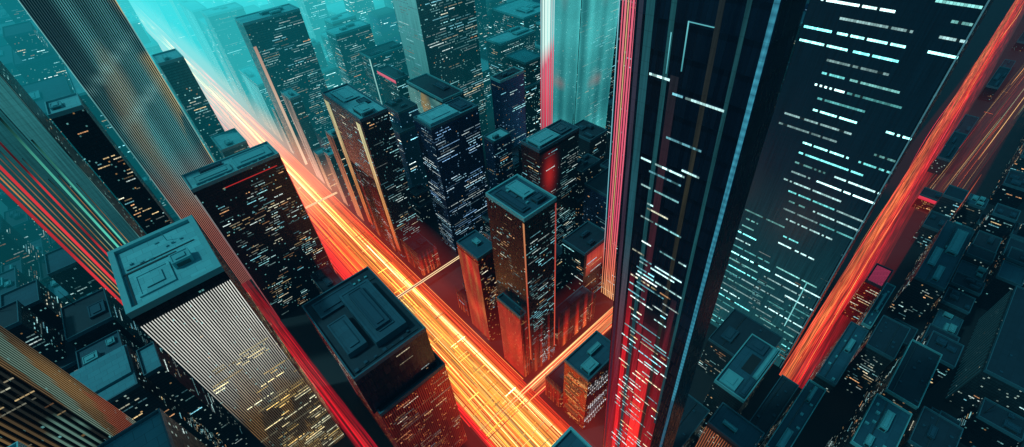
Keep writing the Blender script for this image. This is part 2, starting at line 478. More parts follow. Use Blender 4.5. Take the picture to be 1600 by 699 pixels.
AV_STOPS = [(0.0, (0.45, 0.008, 0.012)), (0.12, (0.85, 0.02, 0.015)), (0.32, (1.0, 0.06, 0.02)), (0.5, (1.0, 0.15, 0.025)), (0.68, (1.0, 0.45, 0.10)),
            (0.84, (1.0, 0.16, 0.03)), (1.0, (0.8, 0.02, 0.012))]
m = MB()
for k in range(20):
    y0 = 10 + k * 120
    m.quad((AX0, y0, 0.012), (AX1, y0, 0.012), (AX1, y0 + 120, 0.012), (AX0, y0 + 120, 0.012))
tag(m.build('avenue_road', road_mat('avenue_lights', 'y', AX0, AX1, AV_STOPS, 30.0, across=0.9)), kind='structure')
CR_STOPS = [(0.0, (0.9, 0.03, 0.04)), (0.35, (1.0, 0.15, 0.05)), (0.6, (1.0, 0.55, 0.2)), (1.0, (1.0, 0.15, 0.06))]
m = MB(); m.quad((AX1, S1Y0, 0.008), (640, S1Y0, 0.008), (640, S1Y1, 0.008), (AX1, S1Y1, 0.008))
tag(m.build('cross_street_road', road_mat('cross_street_lights', 'x', S1Y0, S1Y1, CR_STOPS, 16.0)), kind='structure')
# kerbs and pavements beside the avenue
m = MB()
for (xa, xb, ya, yb) in ((AX1, 157.2, S1Y1 + 0.3, 2000), (AX1, 157.2, 20, S1Y0 - 0.3), (79.0, AX0, 20, 2000)):
    m.box(xa + 0.02, ya, 0.0, xb, yb, 0.15, bottom=False)
tag(m.build('pavement', M['paving']), kind='structure')
for k, (kx, lab) in enumerate(((81.2, 'thin red kerb light running along the west side of the avenue'), (154.8, 'thin orange kerb light running along the east side of the avenue'))):
    m = MB(); m.box(kx, 190, 0.16, kx + 0.5, 1600, 0.9, col=((1.6, 0.05, 0.04), (1.6, 0.35, 0.08))[k])
    tag(m.build('kerb_light', M['neon']), lab, 'light strip')

# second cross street on the far side of the slab tower, drifting slightly off the grid
def strip_road(name, p, q, hw, z, mat):
    p, q = Vector((*p, 0)), Vector((*q, 0))
    d = (q - p).normalized(); nn = Vector((-d.y, d.x, 0))
    L = (q - p).length
    m = MB(); n = 12
    for k in range(n):
        a, c = L * k / n, L * (k + 1) / n
        m.quad((a, -hw, z), (c, -hw, z), (c, hw, z), (a, hw, z))
    o = m.build(name, mat)
    o.location = p; o.rotation_euler = (0, 0, math.atan2(d.y, d.x))
    return tag(o, kind='structure')
RD_STOPS = [(0.0, (0.7, 0.01, 0.02)), (0.4, (1.0, 0.06, 0.03)), (0.7, (1.0, 0.22, 0.06)), (1.0, (1.0, 0.12, 0.05))]
SD_STOPS = [(0.0, (0.03, 0.001, 0.002)), (0.34, (0.4, 0.006, 0.012)), (0.46, (0.9, 0.02, 0.02)), (0.6, (1.0, 0.06, 0.03)), (0.8, (1.0, 0.22, 0.06)), (1.0, (1.0, 0.12, 0.05))]  # dim red end is street glow put into the road surface
strip_road('side_street_road', (352, -10), (2400, 60), 16, 0.014, road_mat('side_street_lights', 'x', -16, 16, SD_STOPS, 20.0, 0.006, 0.5))
strip_road('branch_street_road', (738, -26), (2000, -78), 22, 0.010, road_mat('branch_street_lights', 'x', -22, 22, [(0.0, (0.1, 0.004, 0.006)), (0.5, (0.5, 0.03, 0.02)), (1.0, (0.1, 0.004, 0.006))], 4.0, 0.006, 0.6))
strip_road('alley_road', (-22, 560), (8, 20), 8, 0.010, road_mat('alley_lights', 'x', -8, 8, [(0, (0.5, 0, 0.01)), (0.5, (1, 0.02, 0.03)), (1, (0.6, 0.0, 0.02))], 7.0, 0.006, 0.5))

# ------------------------------------------------------------------ light trails
def trail_mass(name, axis, lo, hi, a0, a1, n, colf, lens, wid, zr, seed, cross=0, origin=None, rot=0.0, far=False, sway=1.3):
    R = random.Random(seed); mb = MB()
    for k in range(n):
        t = R.random(); c = lo + (hi - lo) * t
        ln = R.uniform(*lens); s = R.uniform(a0 - ln * 0.3, a1 - ln * 0.5); e = min(s + ln, a1); s = max(s, a0)
        wd = R.choice((0.4, 0.6, 0.9, 1.6)) * wid; z = R.uniform(*zr)
        ph = R.random() * 6.28; am = R.uniform(0.0, sway); fr = R.uniform(0.004, 0.013)
        seg = max(2, int((e - s) / 40)); colr = colf(t, R, (s + e) / 2)
        for q in range(seg):
            ya, yb = s + (e - s) * q / seg, s + (e - s) * (q + 1) / seg
            xa = c + am * math.sin(ya * fr + ph); xb = c + am * math.sin(yb * fr + ph)
            fa = min(1.0, 0.25 + 3 * min(q / seg, 1 - q / seg)); fb = min(1.0, 0.25 + 3 * min((q + 1) / seg, 1 - (q + 1) / seg))
            w2 = wd / 2
            if far:
                fa *= 1 + max(0, ya - 450) / 450; fb *= 1 + max(0, yb - 450) / 450
            ca = tuple(v * fa for v in colr); cb = tuple(v * fb for v in colr)
            if axis == 'y': P = [(xa - w2, ya, z), (xa + w2, ya, z), (xb + w2, yb, z), (xb - w2, yb, z)]
            else: P = [(ya, xa + w2, z), (ya, xa - w2, z), (yb, xb - w2, z), (yb, xb + w2, z)]
            m_ = len(mb.v); mb.v += P; mb.f.append((m_, m_ + 1, m_ + 2, m_ + 3)); mb.c += [ca, ca, cb, cb]
    for k in range(cross):
        t = R.random(); c = lo + (hi - lo) * t * 0.8; y = R.uniform(a0, min(a1, 900)); wl = R.uniform(4, 22); z = zr[1] + R.random() * 0.5
        colr = tuple(v * 0.9 for v in colf(t, R, y)); wd = R.choice((0.5, 0.7, 1.0))
        if axis == 'y': P = [(c, y, z), (min(c + wl, hi), y, z), (min(c + wl, hi), y + wd, z), (c, y + wd, z)]
        else: P = [(y, min(c + wl, hi), z), (y, c, z), (y + wd, c, z), (y + wd, min(c + wl, hi), z)]
        mb.quad(*P, colr)
    o = mb.build(name, M['trail'])
    if origin: o.location = origin; o.rotation_euler = (0, 0, rot)
    return tag(o, kind='stuff')

def av_col(t, R, y=600.0):
    near = max(0.0, min(1.0, (560 - y) / 300))
    if t < 0.10: c = (0.8, 0.012, 0.015)
    elif t < 0.40: c = R.choice(((1.0, 0.03, 0.012), (1.0, 0.05, 0.015), (1.0, 0.11, 0.02), (1.0, 0.24, 0.04)) if R.random() > near * 0.6 else ((1.0, 0.42, 0.05), (1.0, 0.24, 0.03)))
    elif t < 0.6: c = R.choice(((1.0, 0.10, 0.02), (1.0, 0.18, 0.03), (1.0, 0.32, 0.05)) if R.random() > near * 0.75 else ((1.0, 0.52, 0.07), (1.0, 0.38, 0.04)))
    elif t < 0.84: c = R.choice(((1.0, 0.50, 0.10), (1.0, 0.36, 0.05), (1.0, 0.74, 0.30), (1.0, 0.14, 0.02), (1.0, 0.62, 0.16)))
    else: c = R.choice(((1.0, 0.06, 0.015), (1.0, 0.03, 0.012), (1.0, 0.24, 0.04)))
    s = R.choice((0.2, 0.4, 0.8, 1.5, 2.6)) * (1 + 0.5 * near) * (2.0 if 0.60 < t < 0.82 else 0.85)
    return tuple(v * s for v in c)
o = trail_mass('light_trails', 'y', AX0 + 0.5, AX1 - 0.5, 15, 2300, 520, av_col, (60, 620), 0.62, (0.4, 2.2), 3, cross=130, far=True)
tag(o, 'dense carpet of orange and yellow light lines along the wide avenue', 'light trails')
def ye_col(t, R, y=0):
    c = R.choice(((1.0, 0.62, 0.10), (1.0, 0.48, 0.05), (1.0, 0.75, 0.22), (1.0, 0.30, 0.03))); s = R.choice((0.4, 0.8, 1.5, 2.4))
    return tuple(v * s for v in c)
o = trail_mass('light_trails', 'y', AX0 + 3, AX0 + 50, 30, 380, 120, ye_col, (60, 300), 0.6, (2.3, 3.4), 14, cross=70)
tag(o, 'yellow grid-like light lines on the near left side of the avenue', 'light trails')
def cr_col(t, R, y=0):
    c = R.choice(((1.0, 0.08, 0.04), (1.0, 0.42, 0.12), (1.0, 0.62, 0.25), (1.0, 0.2, 0.05))); s = R.choice((0.7, 1.3, 2.2))
    return tuple(v * s for v in c)
o = trail_mass('light_trails', 'x', S1Y0 + 0.5, S1Y1 - 0.5, 86, 620, 60, cr_col, (60, 320), 0.5, (2.4, 3.4), 5)
tag(o, 'orange and white light lines along the cross street at the corner tower', 'light trails')
def rd_col(t, R, y=0):
    c = R.choice(((1.0, 0.02, 0.03), (1.0, 0.05, 0.03), (1.0, 0.02, 0.02), (1.0, 0.14, 0.03), (1.0, 0.36, 0.09), (1.0, 0.05, 0.08))); s = R.choice((0.6, 1.1, 2.0))
    return tuple(v * s for v in c)
o = trail_mass('light_trails', 'x', -9.5, 9.5, 0, 2000, 120, rd_col, (40, 420), 0.42, (0.4, 5.0), 8, sway=4.5, origin=(352, -4, 0.02), rot=math.atan2(70, 2048))
tag(o, 'red and orange light lines in the street beside the white-lit slab tower', 'light trails')
def br_col(t, R, y=0):
    c = R.choice(((1.0, 0.06, 0.04), (1.0, 0.16, 0.05), (1.0, 0.42, 0.12), (0.9, 0.55, 0.2), (0.4, 0.5, 0.3))); s = R.choice((0.12, 0.3, 0.8, 1.8))
    return tuple(v * s for v in c)
o = trail_mass('light_trails', 'x', -26, 24, 0, 1200, 110, br_col, (80, 420), 0.4, (0.4, 2.0), 9, origin=(738, -26, 0.02), rot=math.atan2(-52, 1262), cross=8)
tag(o, 'thin orange light lines fanning out along the branch street at upper right', 'light trails')
def al_col(t, R, y=0):
    c = R.choice(((1.0, 0.01, 0.03), (0.8, 0.01, 0.02), (1.0, 0.05, 0.05))); s = R.choice((0.5, 0.9, 1.3))
    return tuple(v * s for v in c)
o = trail_mass('light_trails', 'x', -7, 7, 0, 530, 26, al_col, (80, 380), 0.7, (0.4, 2.0), 10, origin=(-22, 560, 0.02), rot=math.atan2(-540, 30))
tag(o, 'red light lines in the narrow alley behind the ribbed flat-roofed tower', 'light trails')

# footbridges of light across the avenue
def bridge(x0, x1, y, z, lab, wd=3.0):
    rt = empty('footbridge', ((x0 + x1) / 2, y, 0)); tag(rt, lab, 'footbridge')
    h = (x1 - x0) / 2
    m = MB(); m.box(-h, -wd / 2, z, h, wd / 2, z + 0.6); m.build('deck', M['steel'], rt)
    for s in (-1, 1):
        m = MB(); m.box(-h, s * wd / 2 - 0.3, z + 0.62, h, s * wd / 2 + 0.3, z + 1.5, col=(1.3, 0.95, 0.5)); m.build('light_rail', M['neon'], rt)
    for x in (-h + 1, h - 1):
        m = MB(); m.box(x - 0.6, -0.6, 0, x + 0.6, 0.6, z); m.build('pier', M['steel'], rt)
bridge(75, 214, 377, 9, 'long pale glowing footbridge crossing the avenue above the red corner block')
bridge(79, 160, 640, 8, 'short glowing footbridge crossing the avenue beside the tower with scattered windows')

# ------------------------------------------------------------------ named buildings east of the avenue
def nz(*a): return mnoise.noise(Vector(a))
def lerp(a, b_, t): return tuple(x + (y - x) * t for x, y in zip(a, b_))
def clamp(x): return max(0.0, min(1.0, x))

def street_glow(rt, B, face, z0, top, n, wd=0.5, amp=1.0, lean=0.0, colr=(1.0, 0.022, 0.014), seed=0.0):
    """added upright bars carrying painted red street glow, fading upwards"""
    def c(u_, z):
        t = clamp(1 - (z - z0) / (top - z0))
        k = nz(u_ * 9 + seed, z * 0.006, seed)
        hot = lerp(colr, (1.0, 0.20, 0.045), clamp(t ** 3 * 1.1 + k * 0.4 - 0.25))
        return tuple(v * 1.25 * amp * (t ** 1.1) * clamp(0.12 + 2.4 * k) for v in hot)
    return ribs(rt, B, face, z0, top, n, wd * 0.55, 0.3, c, 18, lean, 'glow_bars')  # no real grille: added bars carrying the painted glow
# corner tower
rt, B = building('office_tower', 'square dark tower with flat blue roof on the corner of avenue and cross street', 166, 187, 201, 232, 226, 'dark',
                 win=dict(dens=1.0, warm=0.06, parts=80, run=(2, 9), pane=1.6, fh=3.2, thick=0.24, bright=0.95, faces=['ymin']), rf=dict(style='roofblue', par='parapet', units=0))
roof_unit(rt, -13, -16, -5, 17, 225.8, 1.2, M['unitdark']); roof_unit(rt, -1, -5, 11, 17, 225.8, 1.8, M['unit']); roof_unit(rt, 2, -17, 12, -9, 225.8, 3.0, M['unitdark'])
windows(rt, B, 8, 222, ['xmin'], dens=0.45, warm=0.7, parts=15, seed=31, run=(1, 5), pane=1.6, fh=3.2, thick=0.22, bright=0.7)
street_glow(rt, B, 'xmin', 1, 120, 26, 0.7, 1.0, seed=1.0); street_glow(rt, B, 'ymin', 1, 95, 22, 0.7, 1.0, seed=2.0)
strip(rt, B, 'xmin', 43.3, 44.9, 30, 222, [(0, (0.9, 0.12, 0.04)), (0.5, (0.5, 0.05, 0.03)), (1, (0.6, 0.25, 0.1))], 0.3)  # red corner reflection put in as a glowing strip
strip(rt, B, 'ymin', 33.6, 34.8, 20, 222, [(0, (0.9, 0.10, 0.05)), (1, (0.35, 0.05, 0.04))], 0.3)  # red edge glow added as a strip
clutter(rt, -4, -18, 0, 16, 225.81, 3, 'unit', 5)
# low wing
rt, B = building('office_wing', 'black-roofed low wing with red glowing wall against the corner tower', 157.6, 190, 165.8, 223, 108, 'warm', 'building',
         win=dict(dens=0.25, warm=0.9, faces=['ymin'], pane=2.0), rf=dict(style='roofdark', par='parapetdark', units=1))
ribs(rt, B, 'xmin', 1, 104, 18, 0.95, 0.3, lambda u_, z: tuple(v * (0.5 + 0.8 * clamp(nz(u_ * 3, z * 0.025, 21) + 0.15)) for v in (1.0, 0.035, 0.02)), 16); street_glow(rt, B, 'ymin', 1, 120, 6, 0.8, 0.9, seed=4.0)  # street's red glow painted into the ribs
# glowing red slab
rt, B = building('office_tower', 'slim tower with red glowing street wall and blue flat roof behind the corner tower', 160, 250, 184, 283, 140, 'warm',
                 win=dict(dens=0.7, warm=0.8, faces=['ymin'], parts=40, pane=2.0, fh=3.6, run=(1, 5)), rf=dict(style='roofblue', par='parapetdark', units=1))
ribs(rt, B, 'xmin', 4, 134, 22, 0.8, 0.35, lambda u_, z: tuple(v * (0.45 + 0.8 * clamp(nz(u_ * 3, z * 0.03, 1) + 0.15)) for v in lerp((1.0, 0.03, 0.016), (1.0, 0.22, 0.06), clamp(nz(u_ * 6, z * 0.02, 5) * 1.4 + 0.2))), 20)  # red street reflection painted as glowing ribs
# red-glowing corner block
rt, B = building('office_block', 'small dark-roofed corner block with red-glowing walls by the long footbridge', 162, 391, 190, 434, 32, 'warm', 'building',
         win=dict(dens=0.5, warm=1.0, parts=12, pane=2.2, fh=3.2, bright=0.8), rf=dict(style='roofdark', par='parapetdark', units=2))
street_glow(rt, B, 'xmin', 1, 44, 24, 0.9, 1.2, seed=5.0); street_glow(rt, B, 'ymin', 1, 44, 24, 0.7, 1.3, seed=6.0)
# green-roofed tower
rt, B = building('office_tower', 'stepped tower with green flat roof and yellow lit edges beside the avenue', 160, 436, 194, 532, 218, 'deep',
                 win=dict(dens=0.5, warm=0.12, parts=60, run=(2, 9), pane=2.0, thick=0.22, bright=0.85), rf=dict(style='roof', par='parapetdark', units=0))
roof_unit(rt, -12, -44, 4, -22, 217.8, 5, M['unit']); roof_unit(rt, 2, -18, 13, -2, 217.8, 1.2, M['unitdark']); roof_unit(rt, -10, 4, 10, 40, 217.8, 1.6, M['unit'])
for (s0, s1) in ((2, 15), (82, 92)):
    PB = (B[0], B[3] - s1, B[2], B[3] - s0)
    ribs(rt, PB, 'xmin', 14, 212, 7, 1.25, 0.3, lambda u_, z: tuple(v * (0.55 + 0.6 * clamp(nz(u_ * 3 + s0, z * 0.03, 6) + 0.4)) for v in (lerp((1.0, 0.04, 0.02), (1.0, 0.42, 0.12), clamp(z / 90)) if z < 90 else lerp((1.0, 0.42, 0.12), (0.85, 0.8, 0.42), clamp((z - 90) / 100)))), 26, name='glass_fin')
street_glow(rt, B, 'xmin', 1, 130, 40, 0.9, 1.1, seed=7.0)
# navy tower
rt, B = building('office_tower', 'broad navy tower with teal roof and rows of pale blue windows', 218, 392, 285, 428, 200, 'navy',
                 win=dict(dens=0.8, warm=0.06, parts=95, run=(4, 18), pane=1.9, fh=3.6, thick=0.22, bright=0.95, palette=[(0.45, 0.85, 1.0), (0.65, 0.9, 1.0), (0.3, 0.6, 0.95), (0.8, 0.95, 0.9)]), rf=dict(style='roof', par='parapetdark', units=0, t=1.6))
roof_unit(rt, -31, -14, 8, 13, 199.8, 3.2, M['roof'], slats=False); roof_unit(rt, 12, -12, 30, 12, 199.8, 2.0, M['unitdark'])
# tower with a red glow painted on its front
rt, B = building('office_tower', 'dark tower with dark blue roof and red glow on its front wall', 288, 294, 353, 323, 180, 'dark',
                 win=dict(dens=0.65, warm=0.15, parts=50, run=(3, 10), pane=2.0, thick=0.22, bright=0.85, ramp=lambda u_, t: 0.2 if u_ < 0.35 and t > 0.55 else 1.0),
                 rf=dict(style='roofblue', par='parapetdark', units=0))
roof_unit(rt, -28, -11, 4, 11, 179.8, 3.0, M['unit']); roof_unit(rt, 8, -9, 26, 8, 179.8, 1.8, M['unitdark'])
ribs(rt, B, 'ymin', 96, 174, 40, 1.1, 0.15, lambda u_, z: tuple(v * math.exp(-((u_ - 0.24) / 0.13) ** 2 - ((z - 142) / 22) ** 2) for v in (0.55, 0.018, 0.014)), 22)  # soft red glow patch painted through emissive ribs
# block between
building('office_tower', 'narrow block with a pale roof between the navy tower and the red-glowing tower', 316, 408, 346, 430, 130, 'navy',
         win=dict(dens=0.4, warm=0.1, parts=10), rf=dict(style='roof', par='parapetdark', units=1))
# dark cross-street blocks
rt, B = building('office_block', 'black block with one red lit wall behind the dark podium', 272, 210, 316, 243, 92, 'dark', 'building',
         win=dict(dens=0.28, warm=0.6, parts=10), rf=dict(style='roofdark', par='parapetdark', units=2))
strip(rt, B, 'ymin', 4, 42, 52, 88, [(0, (0.15, 0.01, 0.01)), (0.6, (0.55, 0.06, 0.03)), (1, (0.3, 0.02, 0.02))], 0.1, 'glow_panel', 'panel')  # the wall's red light put in as an emissive sheet
rt, B = building('podium_block', 'low black-roofed podium with orange-glowing wall along the cross street', 207, 188, 270, 208.5, 42, 'warm', 'building',
         win=dict(dens=0.6, warm=1.0, parts=20, fh=3.0, pane=2.0), rf=dict(style='roofdark', par='parapetdark', units=3))
street_glow(rt, B, 'ymin', 1, 66, 32, 1.4, 1.7, seed=8.0)
# neon-lined tower next to the great slab
rt, B = building('neon_tower', 'dark tower edge lined with tall vertical pink neon strips next to the black slab', 306, 184.5, 346, 206, 432, 'deep',
         faces=['xmin'], win=dict(dens=0.15, warm=0.2, parts=6), lean=0.045, rf=dict(style='roofdark', par='parapetdark', units=2, mast=True))
PK = (1.0, 0.10, 0.20)
for s0, wd, c in ((0.1, 0.6, (0.2, 0.6, 0.7)), (3.2, 0.8, PK), (5.6, 1.5, (1.0, 0.16, 0.22)), (8.4, 0.6, (0.9, 0.55, 0.22)), (10.2, 1.0, PK), (12.6, 1.5, PK), (15.4, 1.3, (1.0, 0.14, 0.24)), (18.6, 0.9, PK)):
    strip(rt, B, 'xmin', s0, s0 + wd, 2, 428, [(0, (1.0, 0.5, 0.2)), (0.12, (1.0, 0.2, 0.12)), (0.3, tuple(v * 0.9 for v in c)), (0.8, tuple(v * 0.85 + 0.06 for v in c)), (1, tuple(v * 0.7 + 0.1 for v in c))], 0.5, lean=0.045)
# amber block on the near side of the cross street
rt, B = building('office_block', 'blue-roofed block with amber gridded wall on the near side of the cross street', 160, 110, 203, 137, 96, 'warm', 'building',
         win=dict(dens=0.9, warm=0.0, faces=['ymin'], parts=60, palette=[(0.8, 0.85, 0.85), (0.6, 0.75, 0.8)], pane=3.0, fh=3.2, thick=0.55, run=(4, 12), dash=0.55),
         rf=dict(style='roofblue', par='parapetdark', units=2))
windows(rt, B, 3, 93, ['xmin'], dens=2.2, warm=1.0, parts=60, seed=8, fh=2.6, pane=1.1, thick=0.5, run=(5, 18), dash=0.7, bright=0.9, palette=[(1.0, 0.36, 0.08), (1.0, 0.5, 0.16), (0.9, 0.22, 0.05)], base_parent=None)
rt, B = building('low_block', 'low red-lit block between the amber block and the cross street', 160, 140, 196, 161, 34, 'warm', 'building',
         win=dict(dens=0.5, warm=1.0, fh=3.2, pane=2.2, parts=8), rf=dict(style='roofdark', par='parapetdark', units=1))

street_glow(rt, B, 'xmin', 1, 44, 12, 1.0, 1.0, seed=9.0)
# the great black slab tower
rt, B = building('slab_tower', 'huge black glass slab tower with painted red reflection bands and thin white window rows', 120, 18, 136, 58, 470, 'black', faces=['xmin'], lean=0.056,
         win=None,
         rf=dict(style='roofdark', par='parapetdark', units=2, t=0.8))
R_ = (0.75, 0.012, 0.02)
def band(s0, s1, z0_, z1_, cols, rt=rt, B=B, lean=0.056, off=0.06): strip(rt, B, 'xmin', s0, s1, z0_, z1_, cols, off, 'glow_band', 'panel', lean)  # red and teal glass reflections painted as emissive bands
RA = random.Random(21); rows = 0; z = 388.0; rest = MB()
while z > 30:
    s_ = 7.0 + RA.uniform(-1.0, 5.0)
    warm_row = RA.random() < 0.2
    while s_ < 32:
        ln = RA.choice((3, 5, 7, 10, 13)) * RA.uniform(0.8, 1.3)
        if s_ + ln > 33.5: break
        if RA.random() < (0.85 if z < 350 else 0.45):
            m = MB(); n_ = max(2, int(ln / 0.9)); br = RA.choice((0.5, 0.9, 1.3, 1.7)); pal = RA.choice(WARM if warm_row else COOL); prev = None
            for q in range(n_):
                a_, c_ = s_ + ln * q / n_, s_ + ln * (q + 0.93) / n_; k0 = len(m.v)
                m.v += [pt('xmin', B, a_, z, 0.2), pt('xmin', B, c_, z, 0.2), pt('xmin', B, c_, z + 0.75, 0.2), pt('xmin', B, a_, z + 0.75, 0.2)]
                if prev is not None: m.f.append((prev + 1, k0, k0 + 3, prev + 2)); m.fc.append((0.01, 0.01, 0.012))
                bb = br * RA.choice((0.25, 0.8, 1.0, 1.2)); m.f.append((k0, k0 + 1, k0 + 2, k0 + 3)); m.fc.append(tuple(v * bb for v in pal)); prev = k0
            rows += 1
            if rows <= 98: m.build('window', M['window'], rt, 0.056)
            else:
                k0 = len(rest.v); rest.v += m.v; rest.f += [tuple(i + k0 for i in f) for f in m.f]; rest.fc += m.fc
        s_ += ln + RA.choice((0.8, 1.6, 4.0, 9.0))
    z -= RA.choice((2.2, 3.0, 3.8, 5.0, 7.0))
if rest.f: rest.build('windows', M['window'], rt, 0.056)['kind'] = 'stuff'
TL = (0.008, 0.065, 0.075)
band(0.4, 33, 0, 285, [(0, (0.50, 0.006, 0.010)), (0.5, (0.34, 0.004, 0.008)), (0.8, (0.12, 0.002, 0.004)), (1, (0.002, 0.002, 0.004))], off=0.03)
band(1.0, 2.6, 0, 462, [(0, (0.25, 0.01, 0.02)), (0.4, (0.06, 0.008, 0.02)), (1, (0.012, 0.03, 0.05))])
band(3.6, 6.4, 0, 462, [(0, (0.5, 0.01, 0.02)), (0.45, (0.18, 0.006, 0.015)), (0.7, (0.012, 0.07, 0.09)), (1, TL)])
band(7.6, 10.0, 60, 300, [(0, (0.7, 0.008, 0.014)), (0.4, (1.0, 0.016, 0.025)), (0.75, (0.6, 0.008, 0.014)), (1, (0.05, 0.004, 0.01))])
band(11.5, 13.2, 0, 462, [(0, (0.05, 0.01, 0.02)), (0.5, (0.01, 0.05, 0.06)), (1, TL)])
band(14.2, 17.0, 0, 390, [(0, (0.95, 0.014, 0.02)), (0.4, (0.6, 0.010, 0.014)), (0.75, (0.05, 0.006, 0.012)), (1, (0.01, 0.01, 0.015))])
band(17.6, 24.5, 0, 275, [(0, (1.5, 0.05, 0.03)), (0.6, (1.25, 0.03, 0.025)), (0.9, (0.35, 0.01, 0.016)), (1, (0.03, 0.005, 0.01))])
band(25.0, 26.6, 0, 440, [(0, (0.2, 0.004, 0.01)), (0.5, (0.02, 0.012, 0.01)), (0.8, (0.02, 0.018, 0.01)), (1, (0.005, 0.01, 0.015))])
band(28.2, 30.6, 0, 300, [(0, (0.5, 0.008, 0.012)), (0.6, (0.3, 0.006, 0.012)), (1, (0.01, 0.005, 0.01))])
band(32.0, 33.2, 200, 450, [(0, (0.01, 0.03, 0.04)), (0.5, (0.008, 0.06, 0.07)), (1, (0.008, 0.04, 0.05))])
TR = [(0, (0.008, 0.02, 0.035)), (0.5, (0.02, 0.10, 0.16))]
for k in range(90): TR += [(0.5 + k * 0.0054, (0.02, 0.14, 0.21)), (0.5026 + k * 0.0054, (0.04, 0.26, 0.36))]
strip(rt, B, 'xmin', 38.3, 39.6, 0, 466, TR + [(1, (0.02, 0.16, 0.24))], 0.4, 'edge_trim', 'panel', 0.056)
for (s0, s1, za, zb) in ((17.4, 17.65, 392, 406), (17.66, 25, 405.7, 406), (12.6, 12.8, 390, 402)):
    strip(rt, B, 'xmin', s0, s1, za, zb, [(0, (0.06, 0.3, 0.34)), (1, (0.16, 0.6, 0.65))], 0.3, 'light_tube', 'neon', 0.056)
# white-lit slab tower
rt, B = building('slab_tower', 'tall dark slab tower with bright white dashed window rows above the red street', 360, 8, 380, 95, 445, 'deep', faces=['xmin'], lean=0.034,
         win=dict(dens=1.0, warm=0.02, parts=95, fh=9.0, pane=1.6, run=(8, 30), thick=0.17, bright=2.0, skip=0.14, lean=0.034, dash=0.92, palette=[(0.36, 1.0, 0.95), (0.6, 1.0, 1.0), (0.22, 0.9, 0.9)],
                  ramp=lambda u_, t: (1.15 if u_ < 0.58 and t < 0.68 else 0.42) * (0 if u_ > 0.9 else 1)),
         rf=dict(style='roofdark', par='parapetdark', units=2))
windows(rt, B, 4, 150, ['xmin'], fh=4.5, pane=1.2, dens=0.3, warm=0.1, seed=91, lean=0.034, off=0.25, bright=0.25, thick=0.2, run=(2, 9), ramp=lambda u_, t: 1.3 - t)
strip(rt, B, 'xmin', 0.5, 85, 0, 443, [(0, (0.010, 0.075, 0.085)), (0.25, (0.006, 0.04, 0.05)), (0.5, (0.001, 0.010, 0.018)), (1, (0.0, 0.004, 0.010))], 0.06, 'glow_band', 'panel', 0.034)  # teal sheen painted as an emissive sheet over the glass
strip(rt, B, 'xmin', 86.0, 86.8, 0, 440, [(0, (0.03, 0.1, 0.12)), (1, (0.06, 0.2, 0.25))], 0.4, 'edge_trim', 'panel', 0.034)
strip(rt, B, 'xmin', 72, 72.8, 60, 125, [(0, (0.3, 0.8, 0.8)), (1, (0.15, 0.6, 0.6))], 0.3, 'light_tube', 'neon', 0.034)

# ribbed glowing tower
def t_col(u_, z):  # reflection streaks put into the rib glow
    n = 0.5 + 0.5 * nz(u_ * 5.5, z * 0.0035, 7.0) + 0.35 * nz(u_ * 0.7, z * 0.016, 4.0)
    c = lerp((0.008, 0.10, 0.11), (0.06, 0.42, 0.42), clamp(n * n * 1.5))
    q = nz(u_ * 1.2 + 0.4, z * 0.016, 2.0)
    if z > 150: c = lerp(c, (0.5, 0.10, 0.08), clamp(q * 1.6 - 0.45))
    return tuple(v * 3.0 for v in c)
rt, B = building('ribbed_tower', 'tall ribbed glass tower with a white and red light column down its edge', 460, 395, 539, 466, 345, 'teal',
         win=dict(dens=0.3, warm=0.2, faces=['ymin'], parts=12), rf=dict(style='roof', units=2), lean=-0.02)
ribs(rt, B, 'xmin', 0, 340, 44, 0.6, 0.6, t_col, 28, -0.02); ribs(rt, B, 'ymin', 0, 340, 48, 0.6, 0.6, t_col, 28, -0.02)
for k, (s0, wd) in enumerate(((0.4, 0.9), (4, 3.0), (8.5, 4.6), (14.5, 4.0), (20, 2.2), (24.5, 1.2))):
    top = (0.85, 1.15, 1.05) if 0 < k < 4 else (0.5, 0.7, 0.7)
    strip(rt, B, 'xmin', s0, s0 + wd, 40, 340, [(0, (0.6, 0.02, 0.06)), (0.30, (0.9, 0.08, 0.14)), (0.40 + 0.03 * k, (0.9, 0.12, 0.2)), (0.52 + 0.02 * k, top), (1, top)], 1.0, lean=-0.02)  # white and red streaks of reflected light put in as strips
# windowed tower in the top centre
rt, B = building('office_tower', 'very tall teal tower with pale side wall and rows of white windows', 350, 598, 452, 668, 312, 'teal',
         win=dict(dens=0.85, warm=0.12, faces=['ymin'], parts=80, run=(3, 14), pane=2.6, fh=4.0, bright=0.9, ramp=lambda u_, t: 1.0 if u_ > 0.2 else 0.15), rf=dict(units=2))
strip(rt, B, 'xmin', 1, 69, 0, 308, [(0, (0.02, 0.10, 0.10)), (0.5, (0.04, 0.20, 0.20)), (1, (0.10, 0.42, 0.42))], 0.1, 'glow_band', 'panel')
windows(rt, B, 60, 300, ['xmin'], dens=0.5, warm=0.1, seed=77, pane=3.0, off=0.35, bright=0.5)
